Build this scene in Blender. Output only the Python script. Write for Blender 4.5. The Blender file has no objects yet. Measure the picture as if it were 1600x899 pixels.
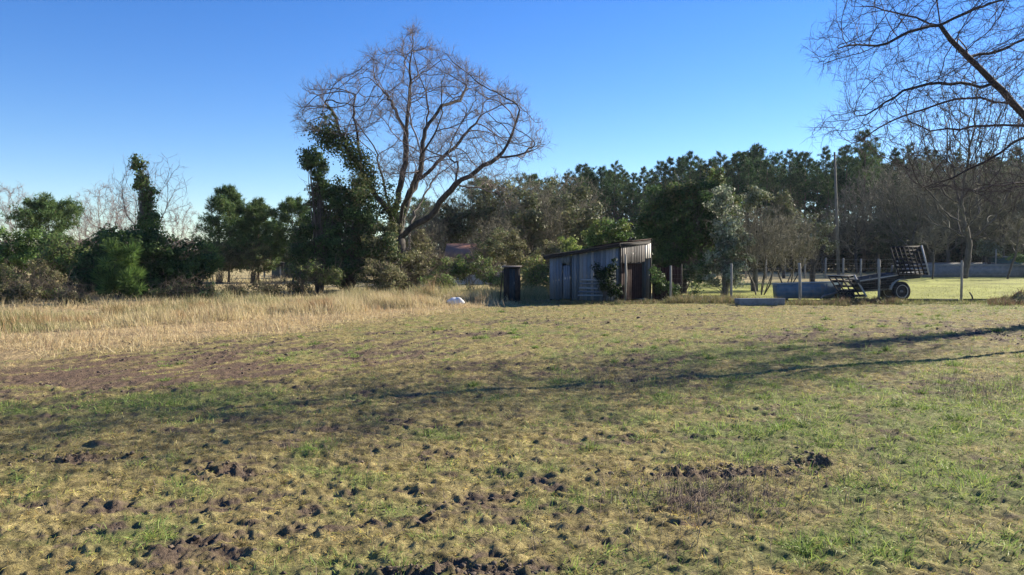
import bpy, math
import numpy as np
from mathutils import Vector

S = bpy.context.scene
COL = S.collection
R = math.radians
pi = math.pi

# ------------------------------------------------------------ camera / light
FPX, HOR, CAMH = 1209.0, 404.0, 1.6
PITCH = math.atan((449.5 - HOR) / FPX)
cam = bpy.data.cameras.new("camera")
camo = bpy.data.objects.new("camera", cam); COL.objects.link(camo)
cam.sensor_width = 36; cam.lens = 36 * FPX / 1600
cam.clip_start = 0.05; cam.clip_end = 5000
camo.location = (0, 0, CAMH)
camo.rotation_euler = (pi / 2 - PITCH, 0, 0)
S.camera = camo

SUN_EL = R(24); SUN_DIR = Vector((0.83, 0.56, 0)).normalized()      # horizontally towards the sun
w = bpy.data.worlds.new("World"); S.world = w; w.use_nodes = True
nt = w.node_tree; nt.nodes.clear()
sky = nt.nodes.new("ShaderNodeTexSky"); sky.sky_type = 'NISHITA'; sky.sun_disc = False
sky.sun_elevation = SUN_EL; sky.sun_rotation = math.atan2(SUN_DIR.x, SUN_DIR.y)
sky.air_density = 1.0; sky.dust_density = 0.0; sky.ozone_density = 4.0; sky.altitude = 50
bg = nt.nodes.new("ShaderNodeBackground"); bg.inputs[1].default_value = 0.071
wo = nt.nodes.new("ShaderNodeOutputWorld")
hs = nt.nodes.new('ShaderNodeHueSaturation'); hs.inputs['Saturation'].default_value = 1.27; hs.inputs['Hue'].default_value = .516
nt.links.new(sky.outputs[0], hs.inputs['Color']); nt.links.new(hs.outputs[0], bg.inputs[0]); nt.links.new(bg.outputs[0], wo.inputs[0])
sl = bpy.data.lights.new("sun", 'SUN'); sl.energy = 5.0; sl.angle = R(0.5); sl.color = (1.0, 0.91, 0.74)
so = bpy.data.objects.new("sun", sl); COL.objects.link(so)
d = Vector((SUN_DIR.x * math.cos(SUN_EL), SUN_DIR.y * math.cos(SUN_EL), math.sin(SUN_EL)))
so.rotation_euler = d.to_track_quat('Z', 'Y').to_euler(); so.location = (30, 12, 30)
vs = S.view_settings; vs.view_transform = 'Standard'; vs.look = 'None'; vs.gamma = 1; vs.use_curve_mapping = False
vs.exposure = 1.4
try:
    S.cycles.max_bounces = 5; S.cycles.diffuse_bounces = 2; S.cycles.glossy_bounces = 2
    S.cycles.transmission_bounces = 3; S.cycles.transparent_max_bounces = 4
    S.cycles.use_denoising = True
    S.cycles.use_adaptive_sampling = True
except Exception:
    pass

# ------------------------------------------------------------ pixel <-> world layout helpers
CP, SP = math.cos(PITCH), math.sin(PITCH)
def ray(px, py):
    u = (px - 800) / FPX; v = (449.5 - py) / FPX
    return np.array([u, CP + v * SP, v * CP - SP])
def P(px, py, D):                        # point seen at px,py at distance D down the view
    r = ray(px, py); return np.array([0, 0, CAMH]) + r * (D / r[1])
def G(px, py):                           # ground point
    r = ray(px, py); return (r * (CAMH / -r[2]))[:2]
def to_px(x, y):                         # ground point -> pixel (arrays)
    y = np.maximum(y, 0.3)
    dep = y * CP + CAMH * SP; upv = -CAMH * CP + y * SP
    return 800 + FPX * x / dep, 449.5 - FPX * upv / dep

# ------------------------------------------------------------ noise
_rs = np.random.RandomState(5)
_perm = np.concatenate([_rs.permutation(256)] * 3)
_gang = _rs.rand(256) * 2 * pi
_gx, _gy = np.cos(_gang), np.sin(_gang)
def perlin(x, y, seed=0):
    x = x + seed * 17.31; y = y - seed * 9.77
    xi = np.floor(x).astype(np.int64); yi = np.floor(y).astype(np.int64)
    xf = x - xi; yf = y - yi
    u = xf * xf * xf * (xf * (xf * 6 - 15) + 10); v = yf * yf * yf * (yf * (yf * 6 - 15) + 10)
    def g(ix, iy, dx, dy):
        h = _perm[(_perm[ix & 255] + iy) & 255]
        return _gx[h] * dx + _gy[h] * dy
    a = g(xi, yi, xf, yf); b = g(xi + 1, yi, xf - 1, yf)
    c = g(xi, yi + 1, xf, yf - 1); e = g(xi + 1, yi + 1, xf - 1, yf - 1)
    return (a * (1 - u) + b * u) * (1 - v) + (c * (1 - u) + e * u) * v
def fbm(x, y, sc, oct=3, seed=0):
    s = 0; a = 1; f = 1 / sc; t = 0
    for k in range(oct):
        s = s + a * perlin(x * f, y * f, seed + k * 3.7); t += a; a *= .5; f *= 2.03
    return s / t * 1.6
def sstep(a, b, x):
    t = np.clip((x - a) / (b - a), 0, 1); return t * t * (3 - 2 * t)

# ------------------------------------------------------------ materials
MATS = {}
def base_mat(name, rough=0.8, spec=0.3):
    m = bpy.data.materials.new(name); m.use_nodes = True
    b = m.node_tree.nodes["Principled BSDF"]
    b.inputs["Roughness"].default_value = rough
    b.inputs["Specular IOR Level"].default_value = spec
    return m, m.node_tree, b
def N(nt, t, **kw):
    n = nt.nodes.new(t)
    for k, v in kw.items(): setattr(n, k, v)
    return n
def noise_node(nt, scale, detail=4, coord='Object', vec_scale=None, rough=.6):
    tc = N(nt, "ShaderNodeTexCoord"); n = N(nt, "ShaderNodeTexNoise")
    n.inputs["Scale"].default_value = scale; n.inputs["Detail"].default_value = detail; n.inputs["Roughness"].default_value = rough
    if vec_scale:
        mp = N(nt, "ShaderNodeMapping"); mp.inputs["Scale"].default_value = vec_scale
        nt.links.new(tc.outputs[coord], mp.inputs[0]); nt.links.new(mp.outputs[0], n.inputs[0])
    else: nt.links.new(tc.outputs[coord], n.inputs[0])
    return n
def ramp(nt, src, cols):
    r = N(nt, "ShaderNodeValToRGB"); e = r.color_ramp.elements
    while len(e) < len(cols): e.new(.5)
    for i, (p, c) in enumerate(cols): e[i].position = p; e[i].color = (*c, 1)
    nt.links.new(src, r.inputs[0]); return r
def two_tone(name, c1, c2, scale=6, vec=None, rough=.85, bump=.3, spec=.2, extra=None, metal=0):
    m, nt, b = base_mat(name, rough, spec)
    n = noise_node(nt, scale, 6, 'Object', vec)
    cols = [(.3, c1), (.7, c2)] if not extra else [(.25, c1), (.55, c2), (.75, extra)]
    r = ramp(nt, n.outputs[0], cols)
    nt.links.new(r.outputs[0], b.inputs["Base Color"])
    if bump:
        bp = N(nt, "ShaderNodeBump"); bp.inputs["Strength"].default_value = bump; bp.inputs["Distance"].default_value = .02
        nt.links.new(n.outputs[0], bp.inputs["Height"]); nt.links.new(bp.outputs[0], b.inputs["Normal"])
    b.inputs["Metallic"].default_value = metal
    MATS[name] = m; return m
def attr_mat(name, rough=.6, transl=0.0, spec=.25, noise=None):
    m, nt, b = base_mat(name, rough, spec)
    a = N(nt, "ShaderNodeAttribute"); a.attribute_name = "Col"
    src = a.outputs["Color"]
    if noise:
        n = noise_node(nt, noise[0], 5, 'Object', noise[3] if len(noise) > 3 else None)
        mr = N(nt, "ShaderNodeMapRange"); mr.inputs["From Min"].default_value = .3; mr.inputs["From Max"].default_value = .7
        mr.inputs["To Min"].default_value = noise[1]; mr.inputs["To Max"].default_value = noise[2]
        nt.links.new(n.outputs[0], mr.inputs[0])
        mx = N(nt, "ShaderNodeVectorMath", operation='SCALE')
        nt.links.new(src, mx.inputs[0]); nt.links.new(mr.outputs[0], mx.inputs["Scale"]); src = mx.outputs[0]
    nt.links.new(src, b.inputs["Base Color"])
    if transl:
        t = N(nt, "ShaderNodeBsdfTranslucent"); mix = N(nt, "ShaderNodeMixShader"); mix.inputs[0].default_value = transl
        nt.links.new(src, t.inputs[0]); nt.links.new(b.outputs[0], mix.inputs[1]); nt.links.new(t.outputs[0], mix.inputs[2])
        out = [x for x in nt.nodes if x.type == 'OUTPUT_MATERIAL'][0]
        nt.links.new(mix.outputs[0], out.inputs[0])
    MATS[name] = m; return m
LEAF = attr_mat("leaf", .6, .38, .15)
NEEDLE = attr_mat("needle", .65, .25, .12)
BLADE = attr_mat("blade", .6, .35, .2)
BARK = two_tone("bark", (.05, .042, .035), (.13, .115, .095), 3, (3, 3, .8), bump=.8)
BARKL = two_tone("pale_bark", (.10, .09, .075), (.24, .22, .18), 3, (3, 3, .8), bump=.6)
TWIG = two_tone("twig", (.075, .06, .055), (.15, .12, .11), 1.5, bump=0)
TWIGP = two_tone("pinkish_twig", (.15, .11, .10), (.26, .20, .18), 1.5, bump=0)
TWIGG = two_tone("lichened_twig", (.095, .088, .064), (.20, .185, .13), 1.2, bump=0)
PBARK = two_tone("pine_bark", (.07, .05, .04), (.17, .12, .09), 2, (3, 3, .6), bump=.5)
WOODA = attr_mat("weathered_wood", .85, 0, .2, (5, .75, 1.2, (14, 14, 1.2)))
POSTM = two_tone("post_wood", (.20, .18, .15), (.42, .39, .33), 6, (6, 6, .7), bump=.4)
RUST = two_tone("rusty_iron", (.018, .009, .009), (.05, .024, .021), 5, bump=.3, extra=(.08, .05, .045))
ROOFI = two_tone("old_roof_sheet", (.05, .045, .045), (.13, .115, .11), 4, bump=.3, extra=(.12, .07, .05))
DARKW = two_tone("dark_wood", (.012, .011, .012), (.04, .036, .034), 8, (8, 8, 1), bump=.4)
STEELG = two_tone("grey_steel", (.08, .085, .09), (.20, .20, .20), 9, bump=.2, rough=.7, extra=(.16, .11, .08))
PALEW = two_tone("weathered_sunlit_timber", (.28, .27, .25), (.55, .53, .48), 8, (8, 8, 1.2), bump=.3)
BLUEP = two_tone("faded_blue_paint", (.06, .11, .17), (.10, .17, .24), 4, bump=.2, rough=.65, extra=(.17, .17, .15))
CONC = two_tone("concrete", (.22, .22, .21), (.42, .41, .39), 5, bump=.3, extra=(.3, .3, .27))
WALLM = two_tone("wall_render", (.16, .165, .18), (.28, .28, .29), 3, bump=.2)
NAILM = None
RUBBER = two_tone("tyre_rubber", (.012, .012, .013), (.035, .034, .033), 12, bump=.2, rough=.75)
RIM = two_tone("rim_paint", (.025, .026, .028), (.07, .068, .065), 12, bump=.2)
WIREM = two_tone("wire", (.12, .12, .12), (.25, .24, .22), 8, bump=0, rough=.5)
TILE = two_tone("clay_tile", (.22, .10, .07), (.36, .19, .13), 6, (3, 20, 1), bump=.4)
RENDERW = two_tone("pale_render", (.42, .41, .38), (.6, .58, .54), 3, bump=.1)
SACK = two_tone("white_sack", (.5, .5, .5), (.8, .79, .77), 8, bump=.3)
ROADM = two_tone("pale_road", (.24, .23, .21), (.36, .34, .31), 2, bump=.1)
SOILM = two_tone("soil_clod", (.075, .056, .042), (.17, .13, .098), 30, bump=.8)
GLASSM = two_tone("dark_pane", (.02, .025, .03), (.04, .045, .05), 3, bump=0, rough=.2)

# ------------------------------------------------------------ mesh builder
class MB:
    def __init__(s): s.v = []; s.f = []; s.c = []; s.n = 0
    def add(s, verts, faces, col=None):
        verts = np.asarray(verts, float).reshape(-1, 3)
        if not isinstance(faces, (list, tuple)) or (len(faces) and isinstance(faces[0], (list, tuple)) and isinstance(faces[0][0], (int, np.integer))):
            faces = [np.asarray(faces)]
        for f in faces:
            f = np.asarray(f, np.int64)
            if len(f): s.f.append(f + s.n)
        if col is None: col = (.5, .5, .5)
        col = np.broadcast_to(np.asarray(col, float), (len(verts), 3))
        s.v.append(verts); s.c.append(col); s.n += len(verts); return s
    def build(s, name, mat, parent=None, smooth=False):
        v = np.concatenate(s.v) if s.v else np.zeros((0, 3)); c = np.concatenate(s.c) if s.c else np.zeros((0, 3))
        pp_ = parent
        while pp_ is not None: v = v - np.array(pp_.location); pp_ = pp_.parent
        me = bpy.data.meshes.new(name)
        me.vertices.add(len(v)); me.vertices.foreach_set("co", v.astype(np.float32).ravel())
        tot = np.concatenate([np.full(len(f), f.shape[1]) for f in s.f]).astype(np.int32)
        idx = np.concatenate([f.ravel() for f in s.f]).astype(np.int32)
        st = np.concatenate([[0], np.cumsum(tot)[:-1]]).astype(np.int32)
        me.loops.add(len(idx)); me.loops.foreach_set("vertex_index", idx)
        me.polygons.add(len(tot)); me.polygons.foreach_set("loop_start", st); me.polygons.foreach_set("loop_total", tot)
        if smooth: me.polygons.foreach_set("use_smooth", np.ones(len(tot), bool))
        a = me.color_attributes.new("Col", 'FLOAT_COLOR', 'POINT')
        a.data.foreach_set("color", np.concatenate([c, np.ones((len(c), 1))], 1).astype(np.float32).ravel())
        me.update(calc_edges=True)
        me.materials.append(mat)
        o = bpy.data.objects.new(name, me); COL.objects.link(o)
        if parent is not None: o.parent = parent
        return o
BOXF = [[0, 3, 2, 1], [4, 5, 6, 7], [0, 1, 5, 4], [1, 2, 6, 5], [2, 3, 7, 6], [3, 0, 4, 7]]
def box8(mb, pts, col=None): mb.add(pts, [np.array(BOXF)], col)     # 4 bottom ccw + 4 top
def bar(mb, a, b, w, h, col=None, up=(0, 0, 1), jit=0):
    a = np.array(a, float); b = np.array(b, float); t = b - a; t /= np.linalg.norm(t)
    up = np.array(up, float)
    if abs(t @ up) > .97: up = np.array([0, 1., 0])
    s = np.cross(t, up); s /= np.linalg.norm(s); u = np.cross(s, t)
    P8 = []
    for p in (a, b):
        for (i, j) in ((-1, -1), (1, -1), (1, 1), (-1, 1)): P8.append(p + s * i * w / 2 + u * j * h / 2)
    P8 = np.array(P8)
    if jit: P8 = P8 + np.random.RandomState(int(abs(a[0] * 977 + a[2] * 131)) % 9999).randn(8, 3) * jit
    mb.add(P8, [np.array([[0, 1, 2, 3], [7, 6, 5, 4], [0, 4, 5, 1], [1, 5, 6, 2], [2, 6, 7, 3], [3, 7, 4, 0]])], col)
def tube(mb, pts, rad, sides=6, col=None, cap=True):
    pts = np.asarray(pts, float); n = len(pts); rad = np.broadcast_to(np.asarray(rad, float), (n,))
    t = np.gradient(pts, axis=0); t /= np.linalg.norm(t, axis=1)[:, None] + 1e-9
    ref = np.array([0, 0, 1.]) if abs(t[0, 2]) < .9 else np.array([1., 0, 0])
    s = np.cross(t, ref); s /= np.linalg.norm(s, axis=1)[:, None] + 1e-9
    u = np.cross(s, t)
    a = np.arange(sides) * 2 * pi / sides
    v = pts[:, None, :] + rad[:, None, None] * (np.cos(a)[None, :, None] * s[:, None, :] + np.sin(a)[None, :, None] * u[:, None, :])
    i = np.arange(n - 1)[:, None] * sides; j = np.arange(sides)[None, :]; j2 = (j + 1) % sides
    q = np.stack([i + j, i + j2, i + sides + j2, i + sides + j], -1).reshape(-1, 4)
    fs = [q]
    if cap and sides > 2:
        fs.append(np.array([list(range(sides))[::-1]])); fs.append(np.array([list(range((n - 1) * sides, n * sides))]))
    mb.add(v.reshape(-1, 3), fs, col)
def norm(a): return a / (np.linalg.norm(a, axis=-1, keepdims=True) + 1e-9)
def spikes(mb, base, dirs, length, rad, rng, bend=.25, col=None):      # thin bent 3-sided twigs, all at once
    n = len(base)
    if n == 0: return
    d = norm(dirs); length = np.broadcast_to(length, (n,))[:, None]; rad = np.broadcast_to(rad, (n,))[:, None]
    s = norm(np.cross(d, rng.randn(n, 3))); u = np.cross(d, s)
    mid = base + d * length * .5; tip = mid + norm(d + rng.randn(n, 3) * bend + [0, 0, .12]) * length * .5
    V = np.zeros((n, 7, 3))
    for k in range(3):
        a = k * 2 * pi / 3; o = s * math.cos(a) + u * math.sin(a)
        V[:, k] = base + o * rad; V[:, 3 + k] = mid + o * rad * .65
    V[:, 6] = tip
    b = np.arange(n)[:, None, None] * 7
    q = (b + np.array([[0, 1, 4, 3], [1, 2, 5, 4], [2, 0, 3, 5]])[None]).reshape(-1, 4)
    t = (b + np.array([[3, 4, 6], [4, 5, 6], [5, 3, 6]])[None]).reshape(-1, 3)
    mb.add(V.reshape(-1, 3), [q, t], col)
def blades(mb, base, dirs, length, width, rng, droop=.3, col=None, segs=2):   # flat tapering blades
    n = len(base); d = norm(dirs); length = np.broadcast_to(length, (n,))[:, None]; width = np.broadcast_to(width, (n,))[:, None]
    s = norm(np.cross(d, rng.randn(n, 3))) * width / 2
    if segs == 1:
        V = np.stack([base - s, base + s, base + d * length], 1)
        f = np.arange(n * 3).reshape(n, 3); k = 3; fs = [f]
    else:
        h = d.copy(); h[:, 2] -= droop * 1.0; h = norm(h)
        mid = base + d * length * .55; tip = mid + h * length * .45
        V = np.stack([base - s, base + s, mid + s * .75, mid - s * .75, tip], 1); k = 5
        b = np.arange(n)[:, None] * 5
        fs = [b + np.array([[0, 1, 2, 3]]), b + np.array([[3, 2, 4]])]
    if col is not None and np.ndim(col) == 2: col = np.repeat(col, k, axis=0)
    mb.add(V.reshape(-1, 3), fs, col)
def leaves(mb, pos, nrm, size, rng, col, aspect=.6):
    n = len(pos); nrm = norm(nrm); t = norm(np.cross(nrm, rng.randn(n, 3))); b = np.cross(nrm, t)
    size = np.broadcast_to(size, (n,))[:, None]
    l = t * size * .5; ww = b * size * .5 * aspect; dz = nrm * size * .12
    V = np.stack([pos - l, pos + ww + dz, pos + l, pos - ww + dz], 1)
    mb.add(V.reshape(-1, 3), [np.arange(n * 4).reshape(n, 4)], np.repeat(col, 4, axis=0))
def pick(rng, n, pal, jit=.12):
    pal = np.array(pal); a = pal[rng.randint(len(pal), size=n)]; b = pal[rng.randint(len(pal), size=n)]; t = rng.rand(n, 1)
    return np.clip((a * t + b * (1 - t)) * (1 + rng.randn(n, 1) * jit), .002, 1)

# ------------------------------------------------------------ tagging
def tag(o, label=None, cat=None, group=None, kind=None):
    if label: o["label"] = label
    if cat: o["category"] = cat
    if group: o["group"] = group
    if kind: o["kind"] = kind
    return o
def thing(name, label, cat, loc, group=None):
    o = bpy.data.objects.new(name, None); COL.objects.link(o); o.location = Vector([float(q) for q in loc]); o.empty_display_size = .3
    return tag(o, label, cat, group)
def dup(root, loc, rz=0, sc=1, label=None, group=None, cat=None):
    r = root.copy(); COL.objects.link(r); r.location = Vector([float(q) for q in loc]); r.rotation_euler = (0, 0, rz)
    r.scale = (sc, sc, sc) if np.isscalar(sc) else sc
    if label: r["label"] = label
    if group: r["group"] = group
    if cat: r["category"] = cat
    for ch in list(root.children):
        c = ch.copy(); COL.objects.link(c); c.parent = r
    return r

# ------------------------------------------------------------ ground layout (masks of what grows where)
def blob(px, py, cx, cy, rx, ry):
    return np.exp(-(((px - cx) / rx) ** 2 + ((py - cy) / ry) ** 2))
SOILB = [(60, 590, 260, 24, 1.25), (300, 572, 220, 18, 1.15), (500, 545, 170, 12, .85), (700, 520, 150, 6, .5), (240, 600, 200, 14, .6), (800, 575, 170, 16, .75), (650, 560, 90, 12, .5), (180, 700, 220, 40, .25),
         (600, 660, 180, 40, .35), (1420, 520, 200, 16, .65), (1540, 530, 100, 14, .5), (1060, 500, 120, 8, .35), (100, 716, 110, 8, 1.1), (350, 735, 60, 12, .9), (1150, 742, 110, 6, 1.2), (1265, 722, 40, 10, 1.2),
         (1440, 605, 100, 14, .5), (1210, 540, 90, 8, .5), (860, 700, 90, 22, .3), (700, 790, 180, 40, .35), (540, 830, 120, 60, .3), (720, 895, 160, 10, .9), (120, 780, 180, 40, .3), (1400, 690, 60, 14, .6), (1100, 780, 150, 30, .5), (360, 655, 120, 12, .35), (820, 880, 200, 20, .4)]
GREENB = [(1500, 760, 320, 160, .75), (1380, 640, 240, 60, .5), (1150, 680, 110, 22, .65), (290, 628, 180, 20, 1.1), (80, 638, 140, 12, .9), (530, 552, 150, 9, .7), (1130, 552, 180, 12, .6), (930, 530, 160, 12, .3), (1000, 560, 120, 10, .4),
          (670, 676, 30, 10, .8), (1250, 875, 60, 22, 1.1), (980, 830, 60, 14, .6), (620, 800, 50, 12, .7), (1050, 610, 150, 18, .35), (230, 830, 120, 40, .35), (520, 900, 100, 20, .3), (1560, 480, 100, 8, .5), (880, 645, 80, 14, .3), (760, 520, 200, 10, .25)]
La = G(0, 572); Lb = G(782, 478)                  # front edge of the dry grass, in the world
Ldir = norm(Lb - La); Lnor = np.array([-Ldir[1], Ldir[0]])
def zones(x, y):
    px, py = to_px(x, y)
    near = sstep(30, 27, y)
    soil = sum(a * blob(px, py, cx, cy, rx, ry) for cx, cy, rx, ry, a in SOILB) * near
    green = sum(a * blob(px, py, cx, cy, rx, ry) for cx, cy, rx, ry, a in GREENB) * near
    n1 = fbm(x, y, 1.9, 3, 1); n2 = fbm(x, y, .42, 3, 2); n3 = fbm(x, y, 4.5, 2, 8)
    near8 = sstep(16, 7, y); rside = .10 * sstep(900, 1400, px) * sstep(600, 660, py)
    soil = np.clip(soil + n1 * .8 + n2 * .75 + fbm(x * .6, y, .13, 3, 5) * (.6 + .4 * near8) + n3 * .35 + fbm(x * .25, y, .26, 3, 27) * .8 - .13 - rside, 0, 1)
    al = x * Ldir[0] + y * Ldir[1]; ac = x * Lnor[0] + y * Lnor[1]
    stk = fbm(al * .16, ac, .22, 3, 25); zs = blob(px, py, 250, 570, 480, 60) + .6 * blob(px, py, 900, 530, 500, 40) + .5 * blob(px, py, 1500, 520, 300, 30)
    soil = np.clip(soil + zs * stk * 2.0, 0, 1) * near; green = green + .35 * zs * np.clip(-stk, 0, 1)
    soil = np.maximum(soil, np.clip((fbm(x * .7, y, .21, 4, 15) - .26) * 3, 0, .6) * np.clip(.5 + fbm(x, y, 1.6, 2, 18) * 1.6, 0, 1))
    green = np.clip(green * .95 + fbm(x, y, .6, 3, 4) * 1.1 + n3 * .3 + .01 + .13 * sstep(600, 1200, px), 0, 1)
    s = (x - La[0]) * Lnor[0] + (y - La[1]) * Lnor[1]
    dry = sstep(-.7, 1.2, s + fbm(x, y, 1.4, 3, 6) * 1.1) * sstep(1.5, -1.0, x + (y - 29) * .1)
    lawn = sstep(28.9, 29.2, y) * sstep(6.0, 8.5, x + fbm(x, y, 1.5, 2, 3)); lawn = lawn * (1 - sstep(48, 53, y) * sstep(1400, 1330, px) * .85)
    return soil, green, dry, lawn, s
HEAP = [(G(1592, 474), .55, .55)]
def height(x, y, z=None):
    soil, green, dry, lawn, s = zones(x, y) if z is None else z
    fl = sstep(60, 27, y) * sstep(-40, -20, y)
    r = np.hypot(x, y)
    h = fbm(x, y, 5.0, 2, 11) * .05 + fbm(x, y, .9, 3, 12) * .03
    wx = x + fbm(x, y, .25, 2, 16) * .06; wy = y + fbm(x, y, .25, 2, 17) * .06
    cl = np.abs(fbm(wx, wy, .26, 4, 13)); cl2 = np.clip(fbm(wx, wy, .09, 4, 14), -.25, 1)
    px, py = to_px(x, y)
    flat = 1 - .7 * blob(px, py, 200, 580, 420, 32)
    h = h + soil * (cl * .06 + cl2 * .05 - .012) * flat + (1 - soil) * (cl * .035 + cl2 * .022)
    pit = np.clip(fbm(x, y, .21, 4, 15) - .28, 0, .3) * np.clip(.6 + fbm(x, y, 1.6, 2, 18) * 1.6, 0, 1.3); h = h - pit * .03                 # hoof prints
    rid = 1.0 * blob(px, py, 1150, 738, 130, 5) + 1.1 * blob(px, py, 1262, 722, 34, 8) + .7 * blob(px, py, 100, 714, 110, 6) + .6 * blob(px, py, 345, 733, 50, 8) + .8 * blob(px, py, 700, 897, 150, 5)
    h = h + np.clip(rid, 0, 1.2) * np.clip(.4 + fbm(x, y, .35, 3, 19), 0, 1) * (.015 + .09 * cl + .11 * np.clip(cl2, -.1, 1))
    h = h * fl * sstep(30.5, 27.5, y)
    for (c, a, rr) in HEAP:
        h = h + a * np.exp(-((x - c[0] - .8) ** 2 / 1.3 ** 2 + (y - c[1]) ** 2 / rr ** 2)) * (.7 + fbm(x, y, .35, 3, 21) * .7)
    return h

ang = np.concatenate([np.linspace(-180, -60, 40)[:-1], np.linspace(-60, -42, 60)[:-1], np.linspace(-42, 42, 700), np.linspace(42, 60, 60)[1:], np.linspace(60, 180, 40)[1:]])
ang = np.radians(ang)
rr = [.0, .5, 1.2, 2.0, 2.6]
while rr[-1] < 34: rr.append(rr[-1] * 1.0048 if rr[-1] > 2.9 else rr[-1] + .08)
while rr[-1] < 900: rr.append(rr[-1] * 1.06)
rr = np.array(rr)
gx = (rr[:, None] * np.sin(ang)[None]).ravel(); gy = (rr[:, None] * np.cos(ang)[None]).ravel()
Z = zones(gx, gy); gz = height(gx, gy, Z)
soil, green, dry, lawn, s_ = Z
na = len(ang); i = np.arange(len(rr) - 1)[:, None] * na; j = np.arange(na - 1)[None]
q = np.stack([i + j, i + na + j, i + na + j + 1, i + j + 1], -1).reshape(-1, 4)
thatch = np.array([.24, .195, .085]); greenc = np.array([.125, .165, .052]); soilc = np.array([.12, .088, .064]); dryc = np.array([.36, .27, .145]); lawnc = np.array([.29, .30, .075])
redsoil = np.array([.135, .092, .064])
fn = np.clip(.5 + fbm(gx, gy, .06, 2, 31) * .9, 0, 1)[:, None]
redm = np.clip(1.3 * blob(*to_px(gx, gy), 200, 575, 380, 30), 0, 1)[:, None]
sc_ = soilc * (1 - redm) + redsoil * redm
c = thatch * np.clip(1 + fbm(gx * .8, gy, .13, 3, 45) * .9, .45, 1.6)[:, None] * (.8 + .4 * fn)
c = c * (1 - green[:, None] * .65) + greenc * (.7 + .6 * fn) * green[:, None] * .65
c = c * (1 - dry[:, None]) + dryc * (.75 + .5 * fn) * dry[:, None]
so_ = np.clip(soil * 1.5 - .25 + (fn[:, 0] - .5) * .5, 0, 1)[:, None] * (1 - .55 * dry[:, None])
c = c * (1 - so_) + sc_ * (.7 + .6 * fn) * so_
c = c * (1 - lawn[:, None]) + lawnc * (.62 + .6 * np.clip(.5 + fbm(gx, gy, 3, 4, 33) * 1.1, 0, 1))[:, None] * lawn[:, None]
far = (sstep(29, 31, gy) * (1 - lawn))[:, None]
farf = np.clip(.5 + fbm(gx, gy, 9, 3, 37) * .8, 0, 1)[:, None]
c = c * (1 - far) + (np.array([.46, .36, .19]) * farf + np.array([.30, .26, .12]) * (1 - farf)) * far
mb = MB(); mb.add(np.stack([gx, gy, gz], 1), [q], c)
m, nt2, b = base_mat("field_ground", .95, .1)
a = N(nt2, "ShaderNodeAttribute"); a.attribute_name = "Col"
n1 = noise_node(nt2, 38, 5, 'Object', None, .75)
mr = N(nt2, "ShaderNodeMapRange"); mr.inputs["From Min"].default_value = .3; mr.inputs["From Max"].default_value = .7; mr.inputs["To Min"].default_value = .55; mr.inputs["To Max"].default_value = 1.4
nt2.links.new(n1.outputs[0], mr.inputs[0])
vm = N(nt2, "ShaderNodeVectorMath", operation='SCALE'); nt2.links.new(a.outputs["Color"], vm.inputs[0]); nt2.links.new(mr.outputs[0], vm.inputs["Scale"])
nt2.links.new(vm.outputs[0], b.inputs["Base Color"])
bp = N(nt2, "ShaderNodeBump"); bp.inputs["Strength"].default_value = .9; bp.inputs["Distance"].default_value = .03
nt2.links.new(n1.outputs[0], bp.inputs["Height"]); nt2.links.new(bp.outputs[0], b.inputs["Normal"])
tag(mb.build("ground", m, smooth=True), kind="structure")

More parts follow.
